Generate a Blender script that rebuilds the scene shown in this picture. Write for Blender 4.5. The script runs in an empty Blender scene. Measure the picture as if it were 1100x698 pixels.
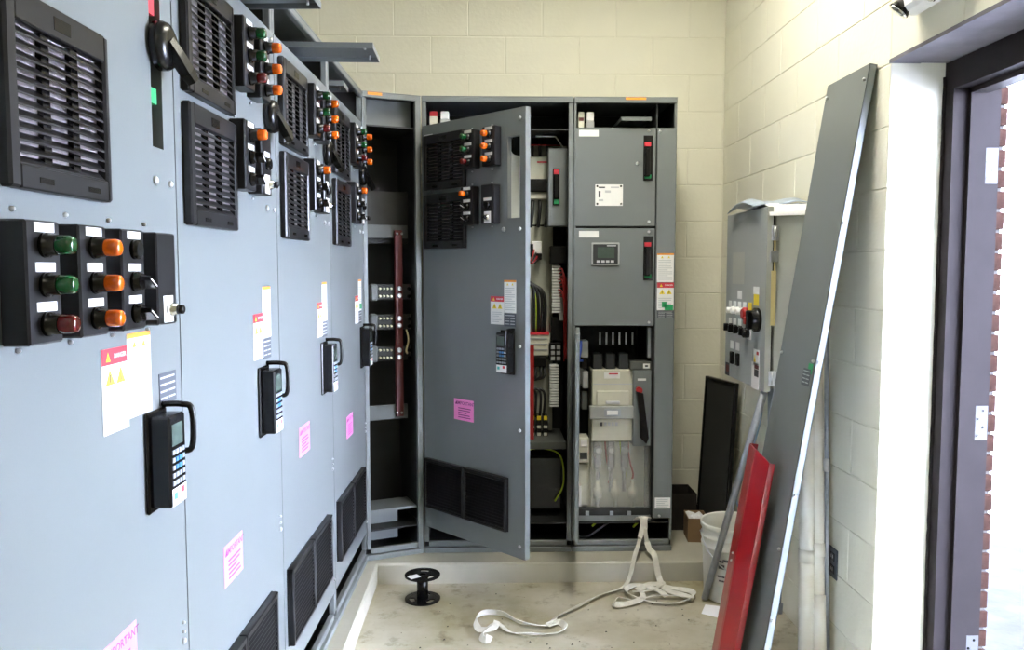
import bpy, bmesh, math, random
from mathutils import Matrix, Vector
random.seed(7)
scene = bpy.context.scene
col = scene.collection
PI = math.pi

# ---------------------------------------------------------------- camera
F_PX, CX, CY = 870.0, 550.0, 349.0
YAW = math.atan((CX - 527.0) / F_PX)
PIT = math.atan((CY - 288.0) / F_PX * math.cos(YAW))
CAM = Vector((0, 0, 1.53))
cd = bpy.data.cameras.new('camera')
cd.sensor_width = 36.0
cd.lens = F_PX / 1100.0 * 36.0
cd.clip_start = 0.05
cam = bpy.data.objects.new('camera', cd)
col.objects.link(cam)
cam.location = CAM
cam.rotation_euler = (PI / 2 - PIT, 0, -YAW)
scene.camera = cam

# ---------------------------------------------------------------- world, sun, exposure
world = bpy.data.worlds.new('world')
scene.world = world
world.use_nodes = True
wn = world.node_tree
wn.nodes.clear()
sky = wn.nodes.new('ShaderNodeTexSky')
sky.sky_type = 'NISHITA'
sky.sun_disc = False
sky.sun_elevation = math.radians(50)
sky.sun_rotation = math.radians(-63)
sky.air_density = 1.0
sky.dust_density = 2.0
bg = wn.nodes.new('ShaderNodeBackground')
bg.inputs['Strength'].default_value = 1.6
wo = wn.nodes.new('ShaderNodeOutputWorld')
wn.links.new(sky.outputs[0], bg.inputs[0])
wn.links.new(bg.outputs[0], wo.inputs[0])

sd = bpy.data.lights.new('sun', 'SUN')
sd.energy = 620.0
sd.angle = math.radians(0.6)
sd.color = (0.66, 0.75, 1.0)
sun = bpy.data.objects.new('sun', sd)
col.objects.link(sun)
sun.location = (-6, 3, 10)
sun.rotation_euler = Vector((0.50, -0.25, -0.83)).to_track_quat('-Z', 'Y').to_euler()

pd = bpy.data.lights.new('doorway_portal', 'AREA')
pd.shape = 'RECTANGLE'
pd.size, pd.size_y = 0.9, 2.2
pd.cycles.is_portal = True
po = bpy.data.objects.new('doorway_portal', pd)
col.objects.link(po)
po.location = (1.66, 2.20, 1.1)
po.rotation_euler = (PI / 2, 0, PI / 2)

scene.view_settings.view_transform = 'Standard'
scene.view_settings.look = 'None'
scene.view_settings.exposure = 0.2
scene.view_settings.gamma = 1.0
scene.view_settings.use_curve_mapping = False
scene.cycles.max_bounces = 10
scene.cycles.diffuse_bounces = 6
scene.cycles.sample_clamp_indirect = 300.0

# ---------------------------------------------------------------- materials
def mat(name, c, rough=0.5, metal=0.0, var=0.0, vscale=8.0, bump=0.0, bscale=60.0, c2=None,
        trans=0.0, emit=None, estr=0.0, spec=0.5, coat=0.0, detail=6.0, alpha=1.0):
    m = bpy.data.materials.new(name)
    m.use_nodes = True
    nt = m.node_tree
    b = nt.nodes['Principled BSDF']
    b.inputs['Roughness'].default_value = rough
    b.inputs['Metallic'].default_value = metal
    b.inputs['Specular IOR Level'].default_value = spec
    b.inputs['Coat Weight'].default_value = coat
    b.inputs['Transmission Weight'].default_value = trans
    b.inputs['Alpha'].default_value = alpha
    c = tuple(c) + (1,)
    if emit:
        b.inputs['Emission Color'].default_value = tuple(emit) + (1,)
        b.inputs['Emission Strength'].default_value = estr
    tc = nt.nodes.new('ShaderNodeTexCoord')
    if var > 0:
        n = nt.nodes.new('ShaderNodeTexNoise')
        n.inputs['Scale'].default_value = vscale
        n.inputs['Detail'].default_value = detail
        nt.links.new(tc.outputs['Object'], n.inputs['Vector'])
        r = nt.nodes.new('ShaderNodeValToRGB')
        r.color_ramp.elements[0].position = 0.35
        r.color_ramp.elements[1].position = 0.68
        lo = tuple(x * (1 - var) for x in c[:3]) + (1,) if c2 is None else tuple(c2) + (1,)
        r.color_ramp.elements[0].color = lo
        r.color_ramp.elements[1].color = c
        nt.links.new(n.outputs['Fac'], r.inputs['Fac'])
        nt.links.new(r.outputs['Color'], b.inputs['Base Color'])
    else:
        b.inputs['Base Color'].default_value = c
    if bump > 0:
        n2 = nt.nodes.new('ShaderNodeTexNoise')
        n2.inputs['Scale'].default_value = bscale
        n2.inputs['Detail'].default_value = 4
        nt.links.new(tc.outputs['Object'], n2.inputs['Vector'])
        bp = nt.nodes.new('ShaderNodeBump')
        bp.inputs['Strength'].default_value = bump
        bp.inputs['Distance'].default_value = 0.004
        nt.links.new(n2.outputs['Fac'], bp.inputs['Height'])
        nt.links.new(bp.outputs['Normal'], b.inputs['Normal'])
    return m

M = {}
M['grey'] = mat('grey_enamel', (0.17, 0.188, 0.19), 0.33, var=0.05, vscale=3, bump=0.04, bscale=350)
M['frame'] = mat('frame_grey', (0.18, 0.197, 0.197), 0.42, var=0.08, vscale=6)
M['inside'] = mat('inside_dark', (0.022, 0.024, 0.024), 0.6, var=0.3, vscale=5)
M['inner'] = mat('inner_grey', (0.10, 0.108, 0.10), 0.55, var=0.2, vscale=4)
M['black'] = mat('black_plastic', (0.006, 0.006, 0.0065), 0.24, spec=0.35, var=0.2, vscale=30)
M['blackface'] = mat('charcoal_plastic', (0.013, 0.013, 0.014), 0.30, spec=0.35, var=0.15, vscale=40)
M['innerdark'] = mat('bus_dark', (0.035, 0.036, 0.032), 0.6, var=0.3, vscale=9)
M['filter'] = mat('filter_cloth', (0.62, 0.57, 0.58), 0.9, var=0.25, vscale=60, bump=0.4, bscale=300)
M['white'] = mat('white_print', (0.82, 0.82, 0.80), 0.5, var=0.04, vscale=20)
M['red'] = mat('red_print', (0.62, 0.03, 0.05), 0.5, var=0.05)
M['orange'] = mat('orange_print', (0.85, 0.32, 0.03), 0.5, var=0.05)
M['yellow'] = mat('yellow_print', (0.85, 0.66, 0.03), 0.5, var=0.05)
M['green'] = mat('green_print', (0.02, 0.38, 0.13), 0.5, var=0.05)
M['pink'] = mat('pink_sticker', (0.86, 0.24, 0.58), 0.55, var=0.05, vscale=20)
M['ink'] = mat('dark_ink', (0.05, 0.05, 0.06), 0.6, var=0.05)
M['pinkink'] = mat('purple_ink', (0.22, 0.03, 0.16), 0.6, var=0.05)
M['faint'] = mat('grey_ink', (0.52, 0.53, 0.55), 0.6, var=0.05)
M['plate'] = mat('nameplate_grey', (0.075, 0.085, 0.105), 0.45, 0.0, var=0.1, vscale=40)
M['lens_g'] = mat('lens_green', (0.003, 0.085, 0.018), 0.12, coat=0.5, var=0.3, vscale=120)
M['lens_r'] = mat('lens_red', (0.13, 0.005, 0.006), 0.12, coat=0.5, var=0.3, vscale=120)
M['lens_a'] = mat('lens_amber', (0.80, 0.135, 0.002), 0.12, coat=0.5, var=0.25, vscale=120)
M['steel'] = mat('steel', (0.62, 0.63, 0.64), 0.28, 0.9, var=0.15, vscale=40)
M['zinc'] = mat('galvanised', (0.42, 0.45, 0.50), 0.38, 0.75, var=0.2, vscale=25)
M['screen'] = mat('lcd_green', (0.07, 0.10, 0.085), 0.2, var=0.1, vscale=60)
M['screen2'] = mat('lcd_dark', (0.05, 0.055, 0.06), 0.15, var=0.1, vscale=60)
M['keyw'] = mat('key_white', (0.30, 0.33, 0.37), 0.5, var=0.05)
M['keyb'] = mat('key_blue', (0.05, 0.22, 0.50), 0.5, var=0.05)
M['teal'] = mat('key_teal', (0.05, 0.50, 0.42), 0.5, var=0.05)
M['cream'] = mat('cream_moulding', (0.62, 0.61, 0.50), 0.5, var=0.08, vscale=14)
M['subpanel'] = mat('subpanel_paint', (0.52, 0.53, 0.44), 0.5, var=0.08, vscale=8)
M['busred'] = mat('red_insulation', (0.10, 0.010, 0.009), 0.5, var=0.2, vscale=20)
M['redwire'] = mat('red_wire', (0.42, 0.012, 0.012), 0.4, var=0.2, vscale=40)
M['blackwire'] = mat('black_wire', (0.013, 0.013, 0.013), 0.35, var=0.2, vscale=40)
M['bluewire'] = mat('blue_wire', (0.05, 0.12, 0.60), 0.4, var=0.1)
M['palewire'] = mat('pale_blue_cable', (0.34, 0.50, 0.68), 0.45, var=0.1)
M['yg'] = mat('green_yellow_wire', (0.48, 0.62, 0.03), 0.4, var=0.1)
M['brass'] = mat('brass_bolt', (0.62, 0.56, 0.34), 0.3, 0.8, var=0.1)
M['wall'] = mat('cream_block_paint', (0.78, 0.762, 0.635), 0.62, var=0.04, vscale=4, bump=0.35, bscale=45)
M['ceil'] = mat('ceiling_paint', (0.80, 0.80, 0.76), 0.8, var=0.03)
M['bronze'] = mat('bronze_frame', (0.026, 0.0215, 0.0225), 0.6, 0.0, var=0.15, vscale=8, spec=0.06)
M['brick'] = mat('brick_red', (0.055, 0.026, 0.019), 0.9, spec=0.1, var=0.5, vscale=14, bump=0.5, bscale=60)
M['mortar'] = mat('mortar', (0.09, 0.085, 0.08), 0.95, spec=0.1, var=0.1, bump=0.3)
M['outg'] = mat('outside_asphalt', (0.105, 0.103, 0.108), 0.95, spec=0.1, var=0.35, vscale=5, bump=0.4, bscale=30)
M['outw'] = mat('outside_stucco', (0.78, 0.77, 0.75), 0.9, var=0.05, vscale=3)
M['redpaint'] = mat('red_enamel', (0.36, 0.004, 0.008), 0.30, var=0.12, vscale=5, coat=0.3)
M['pvc'] = mat('white_pvc', (0.84, 0.82, 0.76), 0.35, var=0.2, vscale=7, c2=(0.70, 0.65, 0.54))
M['bucket'] = mat('bucket_plastic', (0.72, 0.72, 0.66), 0.42, var=0.12, vscale=9)
M['card'] = mat('cardboard', (0.24, 0.15, 0.075), 0.85, var=0.12, vscale=12)
M['darkcard'] = mat('dark_carton', (0.022, 0.016, 0.012), 0.8, var=0.3, vscale=10)
M['mesh'] = mat('black_mesh', (0.035, 0.036, 0.033), 0.6, var=0.3, vscale=200, bump=0.5, bscale=500)
M['strap'] = mat('white_webbing', (0.82, 0.80, 0.72), 0.8, var=0.18, vscale=30)
M['paper'] = mat('paper', (0.86, 0.86, 0.88), 0.8, var=0.05, vscale=6)
M['bluepaper'] = mat('plastic_sleeve', (0.42, 0.50, 0.62), 0.3, var=0.2, vscale=10)
M['tape'] = mat('masking_tape', (0.62, 0.52, 0.24), 0.7, var=0.1)
M['boxgrey'] = mat('enclosure_grey', (0.33, 0.35, 0.34), 0.34, var=0.05, vscale=3)
M['boxside'] = mat('enclosure_pale', (0.42, 0.43, 0.38), 0.4, var=0.05, vscale=3)
M['lamp'] = mat('tube_glow', (1, 1, 1), 0.5, emit=(1.0, 0.95, 0.80), estr=9.0)
M['chrome'] = mat('chrome', (0.8, 0.8, 0.8), 0.1, 1.0, var=0.03)
M['pad'] = mat('pad_concrete', (0.50, 0.48, 0.39), 0.72, var=0.16, vscale=3.5, bump=0.25, bscale=40, detail=10)
M['lintel'] = mat('primed_lintel', (0.19, 0.18, 0.20), 0.7, var=0.25, vscale=9, spec=0.1)
M['hinge'] = mat('hinge_steel', (0.10, 0.10, 0.105), 0.5, var=0.1, vscale=30, spec=0.2)
M['clear'] = mat('clear_plastic', (0.93, 0.95, 0.93), 0.08, alpha=0.14, var=0.02)
M['greyplast'] = mat('grey_plastic', (0.38, 0.39, 0.38), 0.45, var=0.08)

def floor_mat():
    m = bpy.data.materials.new('concrete_floor')
    m.use_nodes = True
    nt = m.node_tree
    b = nt.nodes['Principled BSDF']
    tc = nt.nodes.new('ShaderNodeTexCoord')
    def noise(sc, det, rough=0.6):
        n = nt.nodes.new('ShaderNodeTexNoise')
        n.inputs['Scale'].default_value = sc
        n.inputs['Detail'].default_value = det
        n.inputs['Roughness'].default_value = rough
        nt.links.new(tc.outputs['Object'], n.inputs['Vector'])
        return n
    def ramp(n, p0, c0, p1, c1):
        r = nt.nodes.new('ShaderNodeValToRGB')
        r.color_ramp.elements[0].position = p0
        r.color_ramp.elements[1].position = p1
        r.color_ramp.elements[0].color = tuple(c0) + (1,)
        r.color_ramp.elements[1].color = tuple(c1) + (1,)
        nt.links.new(n.outputs['Fac'], r.inputs['Fac'])
        return r
    big = ramp(noise(1.6, 8), 0.35, (0.34, 0.305, 0.185), 0.66, (0.60, 0.57, 0.48))
    spot = ramp(noise(9.0, 9, 0.7), 0.30, (0.40, 0.36, 0.26), 0.46, (1, 1, 1))
    mx = nt.nodes.new('ShaderNodeMixRGB')
    mx.blend_type = 'MULTIPLY'
    mx.inputs['Fac'].default_value = 0.8
    nt.links.new(big.outputs['Color'], mx.inputs['Color1'])
    nt.links.new(spot.outputs['Color'], mx.inputs['Color2'])
    nt.links.new(mx.outputs['Color'], b.inputs['Base Color'])
    b.inputs['Roughness'].default_value = 0.55
    bp = nt.nodes.new('ShaderNodeBump')
    bp.inputs['Strength'].default_value = 0.2
    bp.inputs['Distance'].default_value = 0.003
    nt.links.new(noise(50, 4).outputs['Fac'], bp.inputs['Height'])
    nt.links.new(bp.outputs['Normal'], b.inputs['Normal'])
    return m
M['floor'] = floor_mat()

# ---------------------------------------------------------------- mesh builder
class MB:
    def __init__(s):
        s.v, s.f, s.m, s.sm = [], [], [], []
    def add(s, vs, fs, m=0, smooth=False):
        o = len(s.v)
        s.v += [tuple(x) for x in vs]
        for f in fs:
            s.f.append([i + o for i in f]); s.m.append(m); s.sm.append(smooth)
        return s
    def box(s, x0, x1, y0, y1, z0, z1, m=0, c=0.0):
        x0, x1 = min(x0, x1), max(x0, x1); y0, y1 = min(y0, y1), max(y0, y1); z0, z1 = min(z0, z1), max(z0, z1)
        if c <= 0:
            vs = [(x, y, z) for x in (x0, x1) for y in (y0, y1) for z in (z0, z1)]
            return s.add(vs, [(0, 1, 3, 2), (4, 6, 7, 5), (0, 4, 5, 1), (2, 3, 7, 6), (0, 2, 6, 4), (1, 5, 7, 3)], m)
        c = min(c, (x1 - x0) * .45, (y1 - y0) * .45, (z1 - z0) * .45)
        lo, hi = (x0, y0, z0), (x1, y1, z1)
        idx, vs = {}, []
        for a in range(3):
            for k in range(8):
                sg = [(k >> i) & 1 for i in range(3)]
                p = []
                for i in range(3):
                    e = hi[i] if sg[i] else lo[i]
                    if i != a: e += -c if sg[i] else c
                    p.append(e)
                idx[(a, k)] = len(vs); vs.append(p)
        fs = []
        for a in range(3):
            b, d = (a + 1) % 3, (a + 2) % 3
            for sgn in (0, 1):
                fs.append([idx[(a, (sgn << a) | (i << b) | (j << d))] for i, j in ((0, 0), (1, 0), (1, 1), (0, 1))])
            for i in (0, 1):
                for j in (0, 1):
                    k0 = (i << a) | (j << b); k1 = k0 | (1 << d)
                    fs.append([idx[(a, k0)], idx[(a, k1)], idx[(b, k1)], idx[(b, k0)]])
        for k in range(8):
            fs.append([idx[(0, k)], idx[(1, k)], idx[(2, k)]])
        return s.add(vs, fs, m)
    def cyl(s, p, ax, r, h, n=16, m=0, r2=None):
        p = Vector(p); ax = Vector({'x': (1, 0, 0), 'y': (0, 1, 0), 'z': (0, 0, 1)}.get(ax, ax) if isinstance(ax, str) else ax).normalized()
        return s.lathe([(r, 0), (r if r2 is None else r2, h)], p, ax, n, m)
    def lathe(s, prof, p, ax=(0, 0, 1), n=16, m=0, cap=True):
        p = Vector(p); ax = Vector(ax).normalized()
        a = ax.orthogonal().normalized(); b = ax.cross(a)
        vs = []
        for r, h in prof:
            for i in range(n):
                t = 2 * PI * i / n
                vs.append(p + ax * h + (a * math.cos(t) + b * math.sin(t)) * r)
        fs = [(j * n + i, j * n + (i + 1) % n, (j + 1) * n + (i + 1) % n, (j + 1) * n + i)
              for j in range(len(prof) - 1) for i in range(n)]
        s.add(vs, fs, m, True)
        if cap:
            o = len(s.v) - len(vs)
            s.f.append([o + i for i in range(n)]); s.m.append(m); s.sm.append(False)
            q = o + (len(prof) - 1) * n
            s.f.append([q + i for i in range(n)]); s.m.append(m); s.sm.append(False)
        return s
    def tube(s, pts, r, n=8, m=0):
        pts = [Vector(p) for p in pts]
        a = None; vs = []
        for i, p in enumerate(pts):
            t = (pts[min(i + 1, len(pts) - 1)] - pts[max(i - 1, 0)]).normalized()
            if a is None: a = t.orthogonal().normalized()
            a = (a - t * a.dot(t)).normalized(); b = t.cross(a)
            for k in range(n):
                w = 2 * PI * k / n
                vs.append(p + (a * math.cos(w) + b * math.sin(w)) * r)
        L = len(pts)
        fs = [(j * n + i, j * n + (i + 1) % n, (j + 1) * n + (i + 1) % n, (j + 1) * n + i) for j in range(L - 1) for i in range(n)]
        o = len(s.v)
        s.add(vs, fs, m, True)
        for q in (o, o + (L - 1) * n):
            s.f.append([q + i for i in range(n)]); s.m.append(m); s.sm.append(False)
        return s
    def prism(s, poly, y0, y1, m=0):
        n = len(poly)
        vs = [(x, y0, z) for x, z in poly] + [(x, y1, z) for x, z in poly]
        return s.add(vs, [list(range(n)), list(range(n, 2 * n))] + [(i, (i + 1) % n, n + (i + 1) % n, n + i) for i in range(n)], m)
    def mesh(s, name, mats):
        me = bpy.data.meshes.new(name)
        me.from_pydata(s.v, [], s.f)
        for x in mats: me.materials.append(M[x])
        for p, mi, sm in zip(me.polygons, s.m, s.sm):
            p.material_index = mi; p.use_smooth = sm
        bm = bmesh.new(); bm.from_mesh(me)
        bmesh.ops.recalc_face_normals(bm, faces=bm.faces)
        bm.to_mesh(me); bm.free()
        return me

def smooth_path(pts, k=6):
    pts = [Vector(p) for p in pts]; out = []
    for i in range(len(pts) - 1):
        p0, p1, p2, p3 = pts[max(i - 1, 0)], pts[i], pts[i + 1], pts[min(i + 2, len(pts) - 1)]
        for j in range(k):
            t = j / k
            out.append(0.5 * ((2 * p1) + (p2 - p0) * t + (2 * p0 - 5 * p1 + 4 * p2 - p3) * t * t + (3 * p1 - p0 - 3 * p2 + p3) * t ** 3))
    out.append(pts[-1])
    return out

WM = {}          # world matrix of every object built
def obj(name, mb, mats, parent=None, frame=Matrix(), label=None, kind=None):
    if isinstance(mats, str): mats = [mats]
    me = mb if isinstance(mb, bpy.types.Mesh) else mb.mesh(name, mats)
    o = bpy.data.objects.new(name, me)
    col.objects.link(o)
    if parent:
        o.parent = parent
        o.matrix_local = WM[parent].inverted() @ frame
    else:
        o.matrix_world = frame
    WM[o] = frame.copy()
    if label: o['label'] = label
    if kind: o['kind'] = kind
    return o

def thing(name, label, cat, frame, group=None):
    o = bpy.data.objects.new(name, None)
    col.objects.link(o)
    o.empty_display_size = 0.1
    o.matrix_world = frame
    WM[o] = frame.copy()
    o['label'] = label; o['category'] = cat
    if group: o['group'] = group
    return o

def tag(o, label, cat, group=None):
    o['label'] = label; o['category'] = cat
    if group: o['group'] = group
    return o

def struct(o):
    o['kind'] = 'structure'
    return o

# ---------------------------------------------------------------- local frames (x right, -y towards the room, z up)
def frm(loc, rz): return Matrix.Translation(Vector(loc)) @ Matrix.Rotation(rz, 4, 'Z')
FL = frm((-0.683, 0, 0), PI / 2 - math.atan(0.0195))
FB = frm((0, 4.0, 0), 0)
FC = frm((-0.607, 3.890, 0), math.atan2(0.112, 0.271))
FD = frm((-0.328, 3.985, 0), -math.radians(46.3))
FR = frm((1.302, 0, 0), -PI / 2)
T = Matrix.Translation
def at(frame, x, y, z): return frame @ T(Vector((x, y, z)))

CR = Matrix.Rotation(-YAW, 3, 'Z') @ Matrix.Rotation(PI / 2 - PIT, 3, 'X')
def P(frame, px, py, w=0.0):
    """survey: where a sight line meets the plane y = -w of a frame -> (x, z)"""
    d = CR @ Vector(((px - CX) / F_PX, -(py - CY) / F_PX, -1))
    inv = frame.inverted()
    o = inv @ CAM; dl = inv.to_3x3() @ d
    t = (-w - o.y) / dl.y
    q = o + dl * t
    return q.x, q.z
def PZ(px, py, z=0.0):
    d = CR @ Vector(((px - CX) / F_PX, -(py - CY) / F_PX, -1))
    t = (z - CAM.z) / d.z
    return CAM + d * t
def bxp(mb, frame, x0, y0, x1, y1, d0, d1, m=0, c=0.0):
    """box surveyed by two opposite corners on the plane y=d0, reaching back to y=d1"""
    a = P(frame, x0, y0, -d0); b = P(frame, x1, y1, -d0)
    return mb.box(a[0], b[0], d0, d1, a[1], b[1], m, c)

# ---------------------------------------------------------------- lettering
_txt = {}
def text_mesh(s, h, m, name='lettering'):
    key = (s, h, m)
    if key in _txt: return _txt[key]
    cu = bpy.data.curves.new(name, 'FONT')
    cu.body = s; cu.size = h * 1.4; cu.align_x = 'CENTER'; cu.align_y = 'CENTER'
    cu.resolution_u = 2; cu.offset = h * 0.02
    o = bpy.data.objects.new(name, cu); col.objects.link(o)
    dg = bpy.context.evaluated_depsgraph_get(); dg.update()
    me = bpy.data.meshes.new_from_object(o.evaluated_get(dg))
    bpy.data.objects.remove(o); bpy.data.curves.remove(cu)
    me.transform(Matrix.Rotation(PI / 2, 4, 'X'))
    me.materials.clear(); me.materials.append(M[m])
    _txt[key] = me
    return me
def letter(s, h, m, parent, frame, x, y, z):
    return obj('lettering', text_mesh(s, h, m), m, parent, at(frame, x, y, z))

# ================================================================ SETTING
BASE = 0.10      # top of the equipment pad
YB, XR, XL, YF, ZC = 4.55, 1.302, -1.22, -6.5, 3.35
struct(obj('floor', MB().box(XL - .2, XR + .18, YF - .2, YB + .2, -.12, 0), 'floor'))
struct(obj('ceiling', MB().box(XL - .2, XR + .2, YF - .2, YB + .2, ZC, ZC + .12), 'ceil'))
struct(obj('wall_left', MB().box(XL - .2, XL, YF, YB, 0, ZC), 'wall'))
struct(obj('wall_front', MB().box(XL - .2, XR + .2, YF - .2, YF, 0, ZC), 'wall'))
pb = MB()
pb.prism([(-1.2, 0), (-0.556, 0), (-0.550, .006), (-0.550, BASE - .008), (-0.558, BASE), (-1.2, BASE)], 0.2, 3.86)
pb.add([(x, y, z) for x in (-1.2, 1.29) for y, z in ((3.85, 0), (3.85, BASE - .008), (3.858, BASE), (4.54, BASE), (4.54, 0))],
       [(0, 1, 2, 3, 4), (5, 6, 7, 8, 9), (0, 5, 6, 1), (1, 6, 7, 2), (2, 7, 8, 3), (3, 8, 9, 4), (4, 9, 5, 0)])
struct(obj('trim_1', pb, 'pad', label='raised concrete equipment pad under the cabinets'))

# block walls: mortar backing plus one proud block per piece
CH = 0.2015; Z0 = -0.022
BW = 0.4067
wb = struct(obj('wall_back', MB().box(XL - .2, XR + .2, YB + .0035, YB + .2, 0, ZC), 'wall'))
def block_mesh(w, h):
    g = 0.0022
    return MB().box(g, w - g, 0.001, .006, g, h - g, 0, .003).mesh('block', ['wall'])
_bm = {}
def block(parent, frame, x, w, z, h):
    if w < .03: return
    key = (round(w, 3), round(h, 3))
    if key not in _bm: _bm[key] = block_mesh(w, h)
    obj('block', _bm[key], 'wall', parent, at(frame, x, 0, z))
FW = frm((0, YB, 0), 0)
for k in range(17):
    z = Z0 + CH * k; h = CH
    if z + h > ZC: h = ZC - z
    x = 0.287 - (0 if k % 2 == 0 else BW / 2)
    x -= math.ceil((x - XL) / BW) * BW
    while x < XR - .02:
        a, b = max(x, XL), min(x + BW, XR)
        block(wb, FW, a, b - a, max(z, 0), h if z >= 0 else h + z)
        x += BW
YJ = 2.655      # far side of the doorway
YN = 1.74       # near side of the doorway
ZH = 2.195
wr = MB()
wr.box(XR + .0035, XR + .183, YJ, YB, 0, ZC)
wr.box(XR + .0035, XR + .183, YF, YN, 0, ZC)
wr.box(XR + .0035, XR + .183, YN, YJ, ZH + .012, ZC)
wr = struct(obj('wall_right', wr, 'wall'))
for k in range(17):
    z = Z0 + CH * k; h = min(CH, ZC - z)
    zz, hh = max(z, 0), (h if z >= 0 else h + z)
    # FR x runs towards the camera: x = -Y
    x = -YB
    first = (YB - YJ) % BW if k % 2 else (YB - YJ - BW / 2) % BW
    cuts = [-YB, -YB + first]
    while cuts[-1] + BW < -YJ + .001: cuts.append(cuts[-1] + BW)
    if cuts[-1] < -YJ - .02: cuts.append(-YJ)
    for a, b in zip(cuts, cuts[1:]): block(wr, FR, a, b - a, zz, hh)
    if z > ZH - .03:
        a = -YJ + (BW / 2 if k % 2 == 0 else 0)
        if a > -YJ: block(wr, FR, -YJ, a + YJ, zz, hh)
        for _ in range(5):
            block(wr, FR, a, BW, zz, hh); a += BW
# steel lintel plate over the opening, seen from below
struct(obj('trim_2', MB().box(XR - .004, XR + .098, YN - .1, YJ + .0, ZH, ZH + .012).box(XR + .102, XR + .345, YN - .1, YJ + .0, ZH + .002, ZH + .013), 'lintel'))

# door frame (hollow metal, door leaf swung away outside)
XF = 1.487
df = MB()
prof = [(XF, YJ), (XF, YJ - .05), (XF + .048, YJ - .05), (XF + .048, YJ - .066), (XF + .103, YJ - .066), (XF + .103, YJ - .05), (XF + .155, YJ - .05), (XF + .155, YJ)]
def vprism(mb, poly, z0, z1, m=0):
    n = len(poly)
    mb.add([(x, y, z0) for x, y in poly] + [(x, y, z1) for x, y in poly],
           [list(range(n)), list(range(n, 2 * n))] + [(i, (i + 1) % n, n + (i + 1) % n, n + i) for i in range(n)], m)
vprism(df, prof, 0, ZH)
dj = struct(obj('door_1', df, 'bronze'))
hd = MB()
for x0, x1, dz in ((XF, XF + .048, .05), (XF + .048, XF + .103, .066), (XF + .103, XF + .155, .05)):
    hd.box(x0, x1, YN, YJ - .05, ZH - dz - .04, ZH)
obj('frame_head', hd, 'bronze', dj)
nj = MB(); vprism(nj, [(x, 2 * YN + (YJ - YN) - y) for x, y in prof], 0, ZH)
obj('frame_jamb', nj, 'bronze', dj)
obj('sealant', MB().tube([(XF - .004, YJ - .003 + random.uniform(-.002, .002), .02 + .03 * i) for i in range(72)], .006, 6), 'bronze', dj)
for hz in (1.86, 1.02, 0.24):
    h = obj('hinge', MB().box(XF + .106, XF + .152, YJ - .0525, YJ - .0495, hz - .057, hz + .057), 'hinge', dj)
    hs = MB()
    for i in range(4): hs.cyl((XF + .118 + .018 * (i % 2), YJ - .0535, hz - .042 + .028 * i), 'y', .0045, .002, 8)
    obj('screw', hs, 'black', h)

# outside: brick veneer, ground, kerb, pale wall opposite
bwall = struct(obj('wall_outside', MB().box(1.643, 1.683, YJ - .006, YB + 1, -.1, 3.3).box(1.643, 1.683, -2, YN, -.1, 3.3).box(1.643, 1.683, YN, YJ, 2.32, 3.3), 'mortar'))
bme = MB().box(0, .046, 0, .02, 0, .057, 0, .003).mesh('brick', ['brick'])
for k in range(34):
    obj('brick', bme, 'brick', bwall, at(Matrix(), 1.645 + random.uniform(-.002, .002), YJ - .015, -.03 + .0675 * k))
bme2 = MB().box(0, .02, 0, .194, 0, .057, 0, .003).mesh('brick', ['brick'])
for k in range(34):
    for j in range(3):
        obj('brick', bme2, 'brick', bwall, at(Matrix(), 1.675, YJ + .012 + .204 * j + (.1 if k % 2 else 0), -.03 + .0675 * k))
og = struct(obj('ground', MB().box(1.482, 40, -30, 40, -.2, -.03), 'outg'))
obj('threshold', MB().box(XF - .01, 1.70, YN, YJ, -.03, .012, 0, .004), 'zinc', dj)
struct(obj('kerb', MB().box(4.3, 4.5, -12, 24, -.03, .12, 0, .01), 'mortar'))
struct(obj('wall_opposite', MB().box(9.5, 9.8, -25, 35, -.1, 5.2), 'outw'))

# ceiling fluorescent fixtures (above the frame)
def fixture(x, y, e, label):
    fr = frm((x, y, ZC), 0)
    t = thing('ceiling_light', label, 'light', fr, 'fluorescent ceiling lights')
    obj('housing', MB().box(-.16, .16, -.62, .62, -.05, -.001, 0, .008), 'white', t, fr)
    for sx in (-.08, .08):
        obj('tube', MB().cyl((sx, -.58, -.068), 'y', .016, 1.16, 10), 'lamp', t, fr)
    ld = bpy.data.lights.new('tube_light', 'AREA'); ld.shape = 'RECTANGLE'; ld.size = .3; ld.size_y = 1.2
    ld.energy = e; ld.color = (1.0, 0.955, 0.82)
    lo = bpy.data.objects.new('tube_light', ld); col.objects.link(lo)
    lo.parent = t; lo.location = (0, 0, -.09)
fixture(0.52, 2.85, 35, 'white twin-tube fluorescent light on the ceiling nearer the back wall')
fixture(0.25, -1.0, 12, 'white twin-tube fluorescent light on the ceiling behind the camera')

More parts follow.
